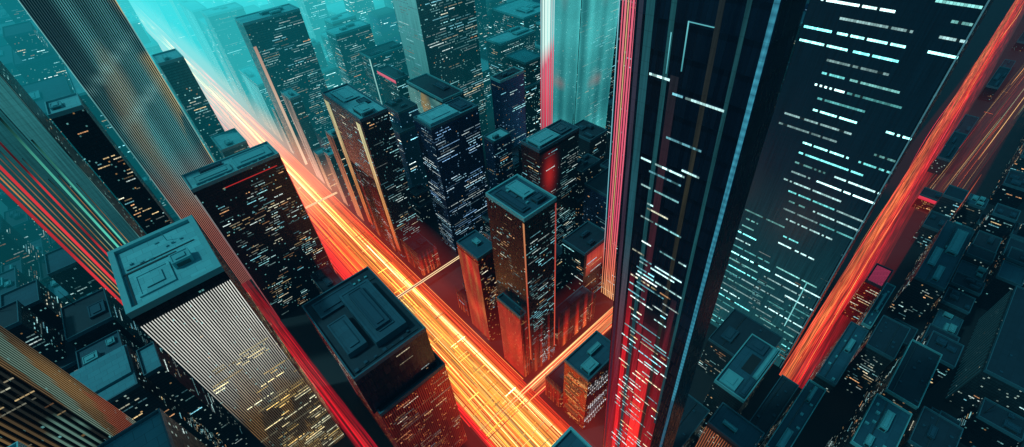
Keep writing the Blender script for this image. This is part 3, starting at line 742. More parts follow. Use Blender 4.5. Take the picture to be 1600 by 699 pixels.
# slanting glass annex
rt, B = building('glass_annex', 'low bright glass block with slanting pale panels in front of the tall teal tower', 303, 498, 340, 590, 165, 'teal', 'building',
         win=dict(dens=0.5, warm=0.4, parts=10), rf=dict(style='roofdark', par='parapet', units=1))
ribs(rt, B, 'xmin', 10, 160, 30, 1.6, 0.4, lambda u_, z: lerp((0.02, 0.13, 0.14), (0.16, 0.44, 0.40) if nz(u_ * 3, z * 0.03, 1) < 0.15 else (0.5, 0.36, 0.14), clamp(0.2 + 0.6 * z / 160 + nz(u_ * 4, z * 0.05, 3))), 16, name='glass_fin')
rt, B = building('office_tower', 'dark tower with a pink lit roof edge left of the bright glass block', 296, 610, 318, 668, 164, 'teal',
         win=dict(dens=0.25, warm=0.2), rf=dict(style='roofdark', par='parapetdark', units=1))
strip(rt, B, 'xmin', 1, 57, 158, 163, [(0, (0.7, 0.08, 0.14)), (1, (1.0, 0.16, 0.25))], 0.3)
for nm, lab, bx, h, pal, st, dn in (
    ('office_tower', 'dark square tower with a shaded top left of the ribbed tower', (385, 470, 432, 491), 172, 'navy', 'roofdark', 0.12),
    ('office_tower', 'teal block with a wide pale roof between the tall teal tower and ribbed tower', (513, 616, 597, 656), 152, 'teal', 'roof', 0.4),
    ('office_tower', 'teal block with dark flat roof and bright vertical edge left of the pink-edged tower', (328, 754, 400, 795), 150, 'teal', 'roofdark', 0.3),
    ('office_tower', 'hazy teal block with lit window rows above the green-roofed tower', (300, 806, 368, 846), 186, 'teal', 'roof', 0.75),
    ('office_tower', 'block with pale slanting roof edge right of the ribbed tower', (600, 452, 645, 466), 190, 'teal', 'roof', 0.3),
    ('office_tower', 'hazy teal tower with a pale roof edge in front of the far avenue end', (160, 1022, 224, 1066), 212, 'teal', 'roof', 0.3)):
    rt, B = building(nm, lab, bx[0], bx[1], bx[2], bx[3], h, pal, win=dict(dens=dn, warm=0.12, parts=14 if dn > 0.6 else 4, run=(3, 12)), rf=dict(style=st, units=2))
    if 'bright vertical edge' in lab:
        strip(rt, B, 'xmin', 36, 40, 10, 148, [(0, (0.1, 0.4, 0.4)), (1, (0.5, 0.9, 0.8))], 0.3)
# hazy lit tower beside the avenue
rt, B = building('office_tower', 'broad hazy teal tower with white window rows and a peach light line at its edge', 160, 775, 246, 815, 248, 'teal',
         win=dict(dens=0.75, warm=0.1, faces=['ymin'], parts=60, run=(3, 14), bright=0.8), rf=dict(units=2, par='parapet'))
strip(rt, B, 'ymin', 0.2, 4.5, 0, 215, [(0, (1.0, 0.7, 0.45)), (0.5, (0.95, 0.6, 0.4)), (1, (0.6, 0.3, 0.2))], 0.4)
# far towers with glowing walls at the misty end of the avenue
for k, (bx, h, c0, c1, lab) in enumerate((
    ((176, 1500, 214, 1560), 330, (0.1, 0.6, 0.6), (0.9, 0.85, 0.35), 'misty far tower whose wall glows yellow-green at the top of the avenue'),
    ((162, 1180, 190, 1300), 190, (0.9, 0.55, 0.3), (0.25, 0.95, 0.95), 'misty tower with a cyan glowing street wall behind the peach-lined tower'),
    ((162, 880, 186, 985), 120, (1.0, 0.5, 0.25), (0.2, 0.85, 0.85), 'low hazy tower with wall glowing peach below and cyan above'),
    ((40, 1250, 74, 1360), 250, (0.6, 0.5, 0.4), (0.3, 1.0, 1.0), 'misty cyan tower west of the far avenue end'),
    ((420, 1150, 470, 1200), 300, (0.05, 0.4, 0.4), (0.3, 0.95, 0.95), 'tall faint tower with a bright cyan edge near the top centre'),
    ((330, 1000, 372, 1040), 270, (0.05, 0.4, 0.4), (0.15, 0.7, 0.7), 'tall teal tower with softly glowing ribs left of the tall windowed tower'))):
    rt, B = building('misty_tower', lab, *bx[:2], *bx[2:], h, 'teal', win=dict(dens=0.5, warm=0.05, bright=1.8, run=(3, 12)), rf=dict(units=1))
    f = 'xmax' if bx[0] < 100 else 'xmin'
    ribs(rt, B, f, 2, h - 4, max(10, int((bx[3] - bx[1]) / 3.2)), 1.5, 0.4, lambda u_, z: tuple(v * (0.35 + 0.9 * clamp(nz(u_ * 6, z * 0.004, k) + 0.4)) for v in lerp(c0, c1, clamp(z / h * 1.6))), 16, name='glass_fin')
# slim lit fins beside the avenue
for k, (y0, y1, h, c) in enumerate(((690, 726, 158, (1.0, 0.62, 0.45)), (826, 842, 92, (0.95, 0.75, 0.55)), (552, 575, 150, (1.0, 0.30, 0.12)), (604, 622, 96, (1.0, 0.45, 0.25)), (664, 680, 70, (1.0, 0.55, 0.3)))):
    lab = ('tall slim tower with a peach lit street wall below the broad hazy tower', 'small slim tower with a cream lit wall at the hazy far avenue',
           'slim dark tower with red-orange lit wall beyond the green-roofed tower', 'slim short tower with orange lit wall near the short footbridge',
           'shortest slim tower with a glowing peach wall beyond the short footbridge')[k]
    rt, B = building('slim_tower', lab, 160, y0, 176, y1, h, 'teal', win=dict(dens=0.3, warm=0.4, faces=['ymin']), rf=dict(units=1, t=0.6))
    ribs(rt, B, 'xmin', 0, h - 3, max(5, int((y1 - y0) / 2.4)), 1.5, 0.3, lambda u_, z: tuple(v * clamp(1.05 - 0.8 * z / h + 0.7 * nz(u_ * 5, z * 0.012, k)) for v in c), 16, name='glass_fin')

# ------------------------------------------------------------------ named buildings west of the avenue
rt, B = building('office_tower', 'dark tower with long teal flat roof and scattered yellow windows beside the avenue', -9, 462, 76, 496, 205, 'dark', faces=['ymin'],
         win=dict(dens=0.6, warm=0.4, parts=95, run=(2, 10), pane=1.3, fh=3.0, thick=0.28, bright=0.8, ramp=lambda u_, t: 1.0 if 0.1 < u_ < 0.92 and t < 0.93 else 0.2), rf=dict(units=0, par='parapet'))
roof_unit(rt, -36, -11, -2, 4, 204.8, 1.5, M['unit'], False); roof_unit(rt, 2, -12, 38, 10, 204.8, 2.2, M['unit'], False); roof_unit(rt, -28, 7, -6, 13, 204.8, 1.2, M['unitdark'], False)
clutter(rt, -40, -15, 38, -12.5, 204.81, 9, 'unit', 4)
strip(rt, B, 'ymin', 26, 78, 194, 195, [(0, (0.5, 0.02, 0.02)), (1, (0.5, 0.02, 0.02))], 0.3)
strip(rt, B, 'ymin', 84.2, 84.9, 0, 200, [(0, (0.9, 0.08, 0.04)), (1, (0.4, 0.02, 0.03))], 0.3)
strip(rt, B, 'ymin', 0.1, 1.2, 0, 200, [(0, (0.3, 0.01, 0.02)), (1, (0.2, 0.25, 0.25))], 0.3)

# ribbed flat-roofed tower
def l3_col(u_, z):
    t = z / 250
    w_ = clamp((t - 0.42) / 0.4)
    c = lerp((0.10, 0.07, 0.04), (1.02, 1.04, 0.94), w_)
    n = nz(u_ * 4, z * 0.02, 3.0)
    if n > 0.1: c = lerp(c, (0.55, 0.30, 0.09), 0.35 * (1 - w_))
    return tuple(v * (0.9 + 0.25 * nz(u_ * 9, z * 0.01, 8.0)) for v in c)
rt, B = building('ribbed_tower', 'tower with big flat teal roof and cream glowing vertical ribs down its front', -67, 271, -15, 341, 250, 'dark', faces=['ymin', 'xmax'],
         win=dict(dens=0.6, warm=0.9, parts=80, z1=180, run=(5, 18), pane=1.3, off=0.9, thick=0.3, bright=1.2, palette=[(1.0, 0.72, 0.25), (1.0, 0.85, 0.45), (0.9, 0.9, 0.6)], ramp=lambda u_, t: clamp(1.2 - t)), rf=dict(units=0, t=3.4, ph=2.4))
ribs(rt, B, 'ymin', 0, 240, 36, 0.5, 0.6, l3_col, 36)
roof_unit(rt, 4, -14, 15, -4, 249.8, 5.0, M['unit']); roof_unit(rt, -18, -24, 2, -2, 249.8, 0.6, M['roof'], False)
m = MB(); m.box(-22, 4, 249.81, 8, 5.2, 250.4); m.box(-21.4, -30, 249.81, -20.6, 3.9, 250.3); m.build('roof_rail', M['steel'], rt)
clutter(rt, -20, 8, 20, 28, 249.81, 7, 'unit', 1)
m = MB(); m.tube((6, 22, 249.8), (6, 22, 258), 0.3); m.build('mast', M['parapet'], rt)

# block with set-back upper floors in the foreground
rt, B = building('office_block', 'large black foreground block with blue rooftop boxes between red alley and avenue', 15, 182, 72, 302, 140, 'warm', faces=['ymin', 'xmin', 'xmax'],
         win=dict(dens=0.4, warm=0.9, faces=['ymin'], parts=40, pane=2.2, bright=0.7), rf=dict(style='roofdark', par='parapetdark', units=0))
UB = (-31.5, -56, 24, 26)
ribs(rt, B, 'ymin', 0, 136, 34, 0.5, 0.3, lambda u_, z: tuple(v * (0.15 + 0.5 * clamp(nz(u_ * 4, z * 0.03, 2) + 0.2) + 0.4 * u_) for v in (0.5, 0.03, 0.012)), 14)  # red street light painted into the wall ribs
walls(UB, 139.8, 188).build('upper_facade', M['black'], rt)
windows(rt, UB, 144, 184, ['ymin'], dens=0.45, warm=0.6, parts=24, seed=5, pane=1.8, fh=3.6, thick=0.25, run=(2, 7), bright=0.8, ramp=lambda u_, t: 1.0 if u_ > 0.3 else 0.1)
windows(rt, UB, 144, 184, ['xmin', 'xmax'], dens=0.2, warm=0.6, seed=6)
roof(rt, UB, 188, style='roofdark', par='parapetdark', units=0, t=1.0)
roof_unit(rt, -8, -46, 16, 10, 187.8, 6.0, M['roofblue'], False); roof_unit(rt, -26, -40, -12, -8, 187.8, 5.0, M['roofblue'], False)
roof_unit(rt, -26, 4, 6, 21, 187.8, 1.5, M['unitdark'], False); roof_unit(rt, -3, -38, 8, 4, 194.72, 1.8, M['unitdark'], False)
clutter(rt, -29, -53, 20, -47, 187.81, 7, 'unitdark', 2); clutter(rt, -8, 12, 22, 24, 187.81, 5, 'unit', 3)
strip(rt, B, 'xmin', 6, 8.5, 10, 138, [(0, (0.25, 0.01, 0.02)), (0.6, (0.06, 0.16, 0.16)), (1, (0.14, 0.4, 0.38))], 0.3, 'edge_trim', 'panel')
building('low_block', 'small teal roof at the very bottom edge beside the avenue', 50, 28, 78, 61, 221, 'slate', 'building', faces=['xmin'], win=dict(dens=0.3), rf=dict(style='roofblue', par='parapet', units=1))

# great ribbed tower at upper left
def l1_col(u_, z):  # reflected highlights put into the rib colours
    c = (0.035, 0.12, 0.125)
    n = 0.6 * nz(u_ * 1.0 + 3, z * 0.007, 1.0) + 0.5 * nz(u_ * 6.0, z * 0.002, 6.0)
    c = lerp(c, (0.09, 0.32, 0.33), clamp(n * 1.4 + 0.2))
    if n < -0.1: c = lerp(c, (0.015, 0.035, 0.04), clamp(-n * 2.4 - 0.1))
    wn = nz(u_ * 2.2, z * 0.009, 17.0)
    if wn > 0.1: c = lerp(c, (0.34, 0.24, 0.11), clamp(wn * 1.8 - 0.1) * 0.7)
    for zz, hw, uc in ((262, 7, 0.6), (300, 5, 0.45)):
        d = abs(z - zz - (u_ - uc) * 40) / hw
        if d < 1: c = lerp(c, (0.3, 0.62, 0.6), 0.55 * (1 - d) * clamp(1.2 - abs(u_ - uc) * 2))
    if u_ > 0.8 and nz(u_ * 5, z * 0.02, 5) > -0.1: c = lerp(c, (0.55, 0.42, 0.16), 0.6 * clamp((u_ - 0.8) * 6))
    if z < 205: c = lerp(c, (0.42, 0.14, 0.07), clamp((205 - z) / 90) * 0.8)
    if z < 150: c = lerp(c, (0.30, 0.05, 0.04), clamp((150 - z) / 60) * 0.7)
    return c
rt, B = building('ribbed_tower', 'enormous slender-ribbed tower leaning into the frame at upper left', -36, 560, 25, 632, 432, 'black', faces=['ymin', 'xmin'],
         win=None, rf=dict(units=2))
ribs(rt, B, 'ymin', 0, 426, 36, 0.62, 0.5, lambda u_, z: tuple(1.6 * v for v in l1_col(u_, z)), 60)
strip(rt, B, 'ymin', 0.0, 0.5, 0, 428, [(0, (0.1, 0.2, 0.2)), (1, (0.2, 0.6, 0.6))], 1.0, 'edge_trim', 'panel')
strip(rt, B, 'ymin', 60.5, 61, 0, 428, [(0, (0.3, 0.2, 0.1)), (1, (0.2, 0.6, 0.6))], 1.0, 'edge_trim', 'panel')

# light-striped tower at far left
rt, B = building('striped_tower', 'teal tower with red, orange and green vertical light strips at the left edge', -106, 440, -61, 476, 404, 'teal', faces=['ymin', 'xmax', 'xmin'],
         win=None, rf=dict(units=2))
RD, OR, GR = (1.0, 0.05, 0.06), (0.8, 0.28, 0.08), (0.12, 0.75, 0.55)
for s0, wd, c, za, zb in ((0.3, 2.6, RD, 60, 400), (4.0, 1.1, OR, 100, 380), (6.2, 0.8, (0.6, 0.45, 0.15), 120, 330), (8.0, 2.4, RD, 80, 350), (12.0, 0.7, (0.4, 0.2, 0.1), 140, 330), (15.0, 0.6, OR, 120, 300),
                         (18.0, 1.7, RD, 110, 320), (21.5, 0.6, (0.5, 0.3, 0.1), 120, 290), (24.4, 0.8, (0.3, 0.5, 0.3), 110, 270), (27.4, 2.0, GR, 90, 320), (30.6, 0.6, OR, 100, 270), (32.8, 1.6, GR, 110, 300), (36.0, 0.6, (0.6, 0.3, 0.1), 100, 260), (44.2, 0.6, (0.2, 0.6, 0.6), 20, 400)):
    wd *= 0.75
    strip(rt, B, 'ymin', s0, s0 + wd, za, zb, [(t_ / 16, tuple(v * math.sin(min(1, (t_ + 0.6) / 5) * 1.57) * (1 - (t_ / 16) ** 4) * clamp(0.75 + 1.3 * nz(s0 * 3.7, t_ * 0.45, 5)) for v in c)) for t_ in range(17)], 0.3)
strip(rt, B, 'ymin', 32, 44, 30, 400, [(0, (0.005, 0.03, 0.035)), (0.5, (0.01, 0.07, 0.08)), (1, (0.03, 0.20, 0.21))], 0.1, 'glow_band', 'panel')
strip(rt, B, 'ymin', 0.5, 31.5, 130, 400, [(0, (0.004, 0.015, 0.02)), (0.35, (0.008, 0.04, 0.045)), (0.7, (0.01, 0.09, 0.10)), (1, (0.02, 0.16, 0.17))], 0.1, 'glow_band', 'panel')
building('office_tower', 'dark tower with teal roof and orange window specks between the striped and ribbed towers', -66, 522, -42, 558, 285, 'dark', faces=['ymin', 'xmin', 'xmax'],
         win=dict(dens=0.4, warm=0.6, faces=['ymin'], parts=40, run=(2, 6), pane=1.6, ramp=lambda u_, t: 1.0 if t < 0.85 else 0.2), rf=dict(units=1, t=0.8))
building('office_tower', 'dark teal sliver of tower right of the enormous ribbed tower', 34, 690, 62, 730, 252, 'teal', win=dict(dens=0.35, warm=0.2, parts=10), rf=dict(units=1))
building('office_block', 'small teal block behind the long-roofed tower beside the far avenue', 42, 632, 74, 680, 150, 'teal', 'building', win=dict(dens=0.3), rf=dict(units=1))

# amber ribbed tower, lower left
def l5_col(u_, z):
    n = nz(u_ * 1.6, z * 0.016, 2.5)
    c = lerp((0.02, 0.018, 0.012), (0.42, 0.24, 0.08), clamp(0.4 + n * 1.6))
    if nz(u_ * 2, z * 0.02, 9.0) > 0.18: c = lerp(c, (0.55, 0.10, 0.04), 0.65)
    if nz(u_ * 1.5, z * 0.014, 14.0) > 0.2: c = lerp(c, (0.20, 0.42, 0.34), 0.7)
    return c
rt, B = building('ribbed_tower', 'amber and green ribbed tower cut by the left edge above the bottom-left roofs', -142, 204, -90, 231, 348, 'dark', faces=['ymin', 'xmax'],
         win=dict(dens=0.12, warm=0.9, parts=20, pane=1.6, off=1.1, run=(4, 14), thick=0.2, bright=0.6, faces=['ymin']), rf=dict(units=1))
ribs(rt, B, 'xmax', 0, 342, 17, 0.6, 0.3, lambda u_, z: tuple(v * 0.75 for v in l5_col(u_, z)), 50); ribs(rt, B, 'ymin', 0, 342, 22, 0.9, 0.8, lambda u_, z: tuple(v * 0.6 for v in l5_col(u_ + 5, z)), 50)
rt, B = building('office_block', 'teal flat-roofed block with a stepped front and glittering side wall', -145, 326, -107, 373, 150, 'slate', 'building', faces=['ymin', 'xmax'],
         win=dict(dens=0.8, warm=0.4, parts=50, pane=1.8, fh=3.2, run=(1, 4), faces=['xmax'], bright=0.8), rf=dict(style='roofmid', par='parapetdark', units=0))
windows(rt, B, 100, 140, ['ymin'], dens=0.35, warm=0.9, seed=3, parts=8)
m = MB(); m.box(-18, -22.4, 149.8, 18, -12, 151.6); m.box(-18, -10.5, 149.81, 18, 22, 153.4); m.build('roof_plinth', M['roofmid'], rt)
rt, B = building('office_block', 'teal flat-roofed block at the bottom edge right of the amber ribbed tower', -91, 168, -66, 194, 250, 'slate', 'building', faces=['ymin', 'xmax'],
         win=dict(dens=0.6, warm=0.4, parts=30, pane=1.8, fh=3.2, run=(1, 4), faces=['xmax'], bright=0.8), rf=dict(style='roofmid', par='parapetdark', units=1, t=0.7))
building('low_block', 'small dark teal roof between the stepped block and the ribbed flat-roofed tower', -102, 330, -90, 360, 150, 'slate', 'building', faces=['ymin', 'xmax'], win=dict(dens=0.3), rf=dict(style='roofmid', par='parapetdark', units=0, t=0.6))
building('low_block', 'small bright-edged teal roof in the bottom-left corner', -93, 148, -84, 158, 308, 'slate', 'building', faces=['ymin', 'xmax'], win=dict(dens=0.7, warm=0.6), rf=dict(style='roofmid', par='parapet', units=0, t=0.4))
building('low_block', 'lone dim teal roof among dark streets at far left', -186, 583, -168, 624, 82, 'slate', 'building', faces=['ymin', 'xmax'], win=dict(dens=0.4), rf=dict(style='roofmid', par='parapetdark', units=1, t=0.7))

# ------------------------------------------------------------------ roofs at lower right
rt, B = building('office_block', 'dark blue L-shaped roof with a flat black slab standing for a sunken shaft in front of the white-lit slab', 233, 13, 296, 38, 98, 'slate', 'building', faces=['xmin', 'ymax'],
         win=dict(dens=0.5, warm=0.35, parts=30, pane=2.0), rf=dict(style='roofblue', par='parapet', units=0, t=0.9))
m = MB(); m.box(-6, -5, 97.82, 14, 3, 98.1); m.build('shaft_shade', M['asphalt'], rt)  # flat dark slab stands for the shade inside the shaft
roof_unit(rt, -29, -11, -9, -6, 97.8, 2.5, M['roofblue'], False); roof_unit(rt, -29, -3, -14, 10, 97.8, 1.2, M['unit'], False); roof_unit(rt, -8, -11, 30, -7, 97.8, 3.5, M['unit'], False); roof_unit(rt, 17, -4, 30, 11, 97.8, 1.6, M['unitdark'], False)
rt, B = building('office_block', 'block with orange ribbed wall under a dark teal roof at bottom right of centre', 197, -9, 219, 24, 100, 'slate', 'building', faces=['xmin', 'ymax'],
         win=dict(dens=0.5, warm=0.8, faces=['ymax'], parts=20), rf=dict(style='roofblue', par='parapetdark', units=1, t=0.9))
ribs(rt, B, 'xmin', 10, 95, 20, 0.5, 0.5, lambda u_, z: tuple(v * (0.25 + 0.5 * clamp(nz(u_ * 3, z * 0.03, 2) + 0.4)) for v in (0.9, 0.28, 0.12)), 16)
RB = (
 ('glittering narrow block hugging the black slab tower at the bottom edge', (172, 30, 226, 58), 66, 'roofdark', 0.9, 1),
 ('low glittering block between the shaft-roofed block and the white-lit slab', (300, 20, 352, 70), 52, 'roofdark', 0.9, 2),
 ('dark slot-like roof with white upright windows between the shaft roof and the long bars', (226, -11, 290, 3), 80, 'roofdark', 0.5, 0),
 ('long pale-edged roof with raised teal box at the end of the red street', (216, -27, 292, -14), 92, 'roofblue', 0.3, 2),
 ('long teal roof bar ending at the red street corner', (312, -31.5, 388, -17), 80, 'roofblue', 0.4, 1),
 ('plain black roof with pale outline in the lower right quarter', (337, -83, 405, -61), 80, 'roofdark', 0.3, 0),
 ('banded teal roof at the bottom edge below the pale-outlined black roof', (258, -77, 310, -54), 100, 'roofblue', 0.5, 2),
 ('dark blue roof at the bottom edge right of the banded teal roof', (304, -111, 342, -86), 80, 'roofdark', 0.3, 1),
 ('square near-black roof above the teal roof bar', (382, -58, 428, -36), 70, 'roofdark', 0.35, 0),
 ('large teal roof carrying several stepped boxes at centre right', (517, -69, 641, -43), 60, 'roofblue', 0.45, 3),
 ('narrow bright-edged teal roof near the red street', (415, -33.5, 487, -25.5), 60, 'roofblue', 0.45, 1),
 ('large dark block with slatted wall at the right edge', (436, -162, 572, -117), 60, 'roofdark', 0.25, 1),
)
for lab, bx, h, st, dn, un in RB:
    rt, B = building('office_block', lab, *bx[:2], *bx[2:], h, 'slate', 'building', faces=['xmin', 'ymax'], win=dict(dens=dn, warm=0.45, parts=16, pane=2.2, run=(1, 5), bright=0.9),
             rf=dict(style=st, par='parapet' if 'pale' in lab or 'bright' in lab else 'parapetdark', units=un, t=0.6))
    clutter(rt, B[0] + 2, B[1] + 1, B[2] - 2, B[3] - 1, h - 0.19, 6, 'unitdark' if st == 'roofdark' else 'unit', int(bx[0]))
    if 'slatted' in lab:
        ribs(rt, B, 'ymax', 2, 56, 22, 1.8, 1.2, lambda u_, z: (0.004, 0.03, 0.04), 2, name='slat_screen')
rt, B = building('low_block', 'small block with pink glowing ribs at the edge of the red street', 477, -25, 510, -9, 60, 'warm', 'building', faces=['xmin', 'ymax'], win=dict(dens=0.5, warm=0.9), rf=dict(style='roofdark', par='parapetdark', units=0, t=0.5))
m = MB()
for k in range(14): m.box(-15.5 + k * 2.2, -6.5, 60.0, -14.6 + k * 2.2, 6.5, 60.8, col=(0.28, 0.025, 0.07))
m.build('glowing_louvre', M['panel'], rt)
rt, B = building('low_block', 'low block with a red lit edge where the branch street begins', 742, -40, 764, -7, 22, 'warm', 'building', faces=['xmin'], win=dict(dens=0.4, warm=1.0), rf=dict(style='roofdark', par='parapetdark', units=1, t=0.5))
strip(rt, B, 'xmin', 0.2, 32.8, 16, 21, [(0, (0.8, 0.02, 0.05)), (1, (1.0, 0.05, 0.10))], 0.3)

# ------------------------------------------------------------------ the rest of the city, block by block
NAMED = [(o.location.x, o.location.y, o) for o in COL.objects if o.type == 'EMPTY']
BOX = []
def boxof(o):
    for ch in o.children:
        if ch.name.startswith('facade'):
            xs = [v.co.x for v in ch.data.vertices]; ys = [v.co.y for v in ch.data.vertices]
            return (o.location.x + min(xs), o.location.y + min(ys), o.location.x + max(xs), o.location.y + max(ys))
for o in [o for o in COL.objects if o.type == 'EMPTY']:
    q = boxof(o)
    if q: BOX.append(q)
BOX.append((100, 10, 160, 100)); BOX.append((300, 178, 352, 232)); BOX.append((150, 364, 225, 389)); BOX.append((-22, 170, 18, 458)); BOX.append((352, 5, 385, 130)); BOX.append((455, 380, 545, 470))
def free(q, mg=3.0):
    x0, y0, x1, y1 = q
    if x1 > AX0 - 6 and x0 < AX1 + 5: return False
    if y1 > S1Y0 - 3 and y0 < S1Y1 + 4 and AX1 - 5 < x1 and x0 < 640: return False
    for (a, b_, c, d) in BOX:
        if x1 + mg > a and x0 - mg < c and y1 + mg > b_ and y0 - mg < d: return False
    return True
def project(x, y, z):
    d = Vector((x, y, z - CAMH))
    X, Y, Z = d.dot(r), d.dot(u), -d.dot(b)
    if Z < 1: return None
    return 800 + 700 * X / Z, 349.5 - 700 * Y / Z
LAST = [None]
ORD = ('first', 'second', 'third', 'fourth', 'fifth', 'sixth', 'seventh', 'eighth', 'ninth', 'tenth', 'eleventh', 'twelfth', 'thirteenth', 'fourteenth', 'fifteenth', 'sixteenth', 'seventeenth', 'eighteenth', 'nineteenth', 'twentieth')
def fill(zone, where, cols, rows, hfun, pal, styles, dens, warm, seed, group, faces, pane=3.0, bright=0.7, gap=(5, 12)):
    R = random.Random(seed)
    for ri, (ya, yb) in enumerate(rows):
        ci = 0
        for (xa, xb) in cols:
            g_ = R.uniform(*gap) / 2
            q = (xa + g_, ya + g_, xb - g_ * R.uniform(0.6, 2.0), yb - g_ * R.uniform(0.6, 2.0))
            h = hfun((q[0] + q[2]) / 2, (q[1] + q[3]) / 2, R)
            st = R.choice(styles); un = R.randint(0, 3); ms = R.random() < 0.12; p_ = R.choice(pal)
            sd_ = R.randint(0, 9999)
            if not free(q): continue
            t_ = project((q[0] + q[2]) / 2, (q[1] + q[3]) / 2, h)
            if t_ is None or not (-60 < t_[0] < 1660 and -90 < t_[1] < 760): continue
            ci += 1
            feat = ('bare flat roof', 'single roof box', 'two roof boxes', 'three roof boxes')[un] + (' and mast' if ms else '')
            colr = {'roof': 'teal', 'roofblue': 'blue', 'roofdark': 'black'}[st]
            lab = f'{colr} roof, {feat}, {ORD[ci - 1]} in {ORD[ri]} row {where}'
            crown = R.random() < 0.42 and h > 34 and min(q[2] - q[0], q[3] - q[1]) > 14
            hm = h * R.uniform(0.62, 0.88) if crown else h
            LAST[0] = building('office_block', lab, *q[:2], *q[2:], hm, p_, 'building', group, faces, dict(dens=dens * R.uniform(0.5, 1.4), warm=warm, pane=pane, bright=bright, seed=sd_, run=(1, 7), fh=4.2),
                     dict(style=st, par='parapetdark' if st != 'roof' else 'parapet', units=0 if crown else un, mast=ms and not crown, t=0.8, seed=sd_), seed=sd_)
            if crown:
                rr, bb = LAST[0]; w_, d_ = bb[2] - bb[0], bb[3] - bb[1]
                cb = (bb[0] + w_ * R.uniform(0.1, 0.25), bb[1] + d_ * R.uniform(0.08, 0.3), bb[2] - w_ * R.uniform(0.1, 0.35), bb[3] - d_ * R.uniform(0.1, 0.25))
                walls(cb, hm - 0.15, h).build('upper_facade', M[p_], rr)
                windows(rr, cb, hm + 1, h - 2, faces, dens=dens, warm=warm, bright=bright, seed=sd_ + 1, run=(1, 6), pane=pane)
                roof(rr, cb, h, style=st, par='parapetdark' if st != 'roof' else 'parapet', units=un, seed=sd_, t=0.7, mast=ms)
            if q[0] < 185 and 180 < q[1] < 640 and q[0] > 150:
                rr, bb = LAST[0]
                street_glow(rr, bb, 'xmin', 1, min(h, 90), max(8, int((bb[3] - bb[1]) / 2.2)), 0.9, 1.0, seed=ri * 3.1)
            BOX.append(q)
def spans(a, b_, n, R):
    c = [a + (b_ - a) * k / n for k in range(n + 1)]
    for k in range(1, n): c[k] += R.uniform(-0.18, 0.18) * (b_ - a) / n
    return list(zip(c[:-1], c[1:]))
R0 = random.Random(42)
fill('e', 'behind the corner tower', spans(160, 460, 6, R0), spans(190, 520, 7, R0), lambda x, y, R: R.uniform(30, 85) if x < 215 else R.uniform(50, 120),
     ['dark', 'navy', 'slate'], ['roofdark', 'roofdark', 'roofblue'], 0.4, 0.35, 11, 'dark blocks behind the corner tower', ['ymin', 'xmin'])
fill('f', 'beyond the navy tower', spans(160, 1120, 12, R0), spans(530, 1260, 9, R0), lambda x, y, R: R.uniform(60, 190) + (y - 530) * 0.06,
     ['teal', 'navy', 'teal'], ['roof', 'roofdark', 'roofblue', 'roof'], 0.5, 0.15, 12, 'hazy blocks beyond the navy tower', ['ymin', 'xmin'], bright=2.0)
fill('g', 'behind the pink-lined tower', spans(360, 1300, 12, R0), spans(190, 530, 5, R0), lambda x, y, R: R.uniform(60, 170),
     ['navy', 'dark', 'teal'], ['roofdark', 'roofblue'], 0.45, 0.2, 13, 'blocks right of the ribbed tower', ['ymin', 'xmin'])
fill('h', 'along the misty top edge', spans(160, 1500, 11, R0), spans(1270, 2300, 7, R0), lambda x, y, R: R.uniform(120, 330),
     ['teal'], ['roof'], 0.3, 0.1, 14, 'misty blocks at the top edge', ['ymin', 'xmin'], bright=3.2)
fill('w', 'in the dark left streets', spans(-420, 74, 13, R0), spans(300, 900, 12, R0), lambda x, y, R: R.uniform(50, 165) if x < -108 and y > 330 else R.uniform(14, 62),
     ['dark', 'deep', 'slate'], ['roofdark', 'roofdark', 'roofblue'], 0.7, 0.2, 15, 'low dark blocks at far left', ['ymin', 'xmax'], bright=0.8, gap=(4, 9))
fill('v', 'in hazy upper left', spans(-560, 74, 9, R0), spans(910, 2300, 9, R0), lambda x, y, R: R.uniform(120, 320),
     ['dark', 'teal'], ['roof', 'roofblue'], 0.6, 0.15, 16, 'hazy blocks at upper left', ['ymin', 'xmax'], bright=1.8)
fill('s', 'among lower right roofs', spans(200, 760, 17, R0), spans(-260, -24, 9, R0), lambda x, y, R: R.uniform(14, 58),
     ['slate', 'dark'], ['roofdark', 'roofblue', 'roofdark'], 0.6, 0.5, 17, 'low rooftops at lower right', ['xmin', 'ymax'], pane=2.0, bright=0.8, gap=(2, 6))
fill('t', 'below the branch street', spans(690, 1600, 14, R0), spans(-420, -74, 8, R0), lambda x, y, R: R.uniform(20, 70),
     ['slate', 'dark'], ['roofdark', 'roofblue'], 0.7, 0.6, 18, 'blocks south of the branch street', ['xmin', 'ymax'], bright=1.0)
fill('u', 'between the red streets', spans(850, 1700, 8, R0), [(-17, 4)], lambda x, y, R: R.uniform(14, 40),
     ['dark', 'slate'], ['roofdark'], 0.8, 0.5, 19, 'blocks between the two red streets', ['xmin', 'ymax'], bright=1.0, gap=(2, 4))

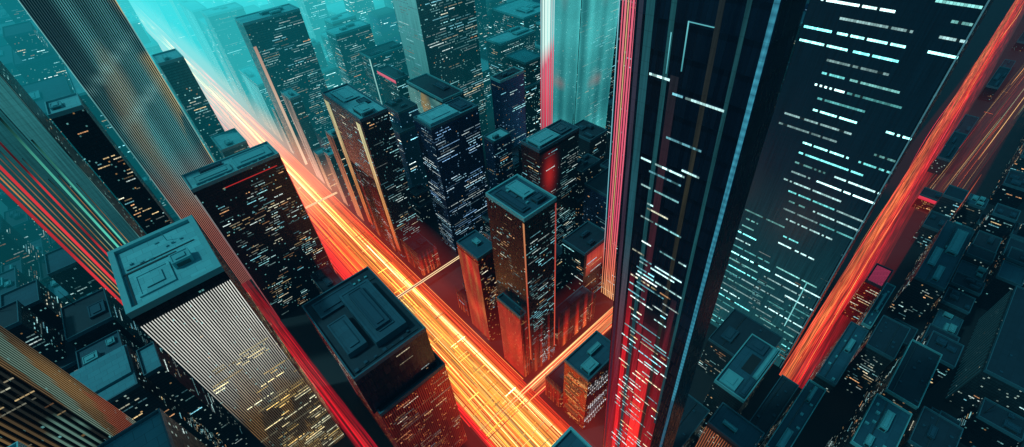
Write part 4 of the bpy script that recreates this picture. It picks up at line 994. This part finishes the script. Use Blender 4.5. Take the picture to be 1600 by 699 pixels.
# ------------------------------------------------------------------ haze
def haze(name, box, sigma, colr, lab, seed=0):
    g = N('haze_medium')
    ab = g.n('ShaderNodeVolumeAbsorption', inp={'Color': (0, 0, 0, 1), 'Density': sigma})
    em = g.n('ShaderNodeEmission', inp={'Color': (*colr, 1), 'Strength': sigma if sigma > 0 else 1.0})
    add = g.n('ShaderNodeAddShader')
    g.link(ab.outputs[0], add.inputs[0]); g.link(em.outputs[0], add.inputs[1])
    g.link(add.outputs[0], g.out.inputs['Volume'])
    g.m.cycles.emission_sampling = 'NONE'
    x0, y0, z0, x1, y1, z1 = box
    m = MB(); m.box(x0, y0, z0, x1, y1, z1)
    o = m.build(name, g.m)
    return tag(o, lab, 'haze', kind='stuff')
haze('haze', (-2500, -700, -3, 3000, 3600, 447), 1 / 3600, (0.002, 0.024, 0.045), 'thin dark blue night haze over the whole city')
haze('haze', (-2400, 520, -2, 2600, 3500, 444), 1 / 1750, (0.010, 0.43, 0.50), 'teal haze thickening over the far half of the city')
haze('haze', (-40, 800, -1, 1250, 3400, 441), 1 / 690, (0.12, 1.6, 1.65), 'bright cyan mist at the far end of the avenue')
def glow_air(box, e, colr, lab):  # self-glowing boxes: street glow added to the air
    g = N('added_glow_air')
    em = g.n('ShaderNodeEmission', inp={'Color': (*colr, 1), 'Strength': e})
    ab = g.n('ShaderNodeVolumeAbsorption', inp={'Color': (0, 0, 0, 1), 'Density': 1e-5})
    add = g.n('ShaderNodeAddShader'); g.link(ab.outputs[0], add.inputs[0]); g.link(em.outputs[0], add.inputs[1])
    g.link(add.outputs[0], g.out.inputs['Volume']); g.m.cycles.emission_sampling = 'NONE'
    m = MB(); m.box(*box); return tag(m.build('haze', g.m), lab, 'haze', kind='stuff')
glow_air((66, 40, 0.5, 170, 2400, 34), 0.0018, (1.0, 0.06, 0.02), 'orange glow added to air low over the avenue')
glow_air((92, 600, 0.6, 172, 2400, 60), 0.005, (1.0, 0.42, 0.22), 'pale peach glow added to air over the far avenue')
glow_air((168, 160, 0.7, 330, 190, 26), 0.002, (1.0, 0.08, 0.03), 'red glow added to air low over the cross street')
glow_air((356, -30, 0.8, 760, 8, 22), 0.0014, (1.0, 0.03, 0.02), 'red glow added to air low over the side street')
glow_air((740, -60, 0.9, 1700, 40, 26), 0.0004, (1.0, 0.06, 0.03), 'red-brown glow added to air over the branch street')
glow_air((58, 40, 0.4, 190, 760, 72), 0.0011, (1.0, 0.045, 0.02), 'faint red glow added to air filling the avenue canyon')
glow_air((150, 150, 0.3, 330, 215, 60), 0.0011, (1.0, 0.045, 0.02), 'faint red glow added to air around the corner tower foot')
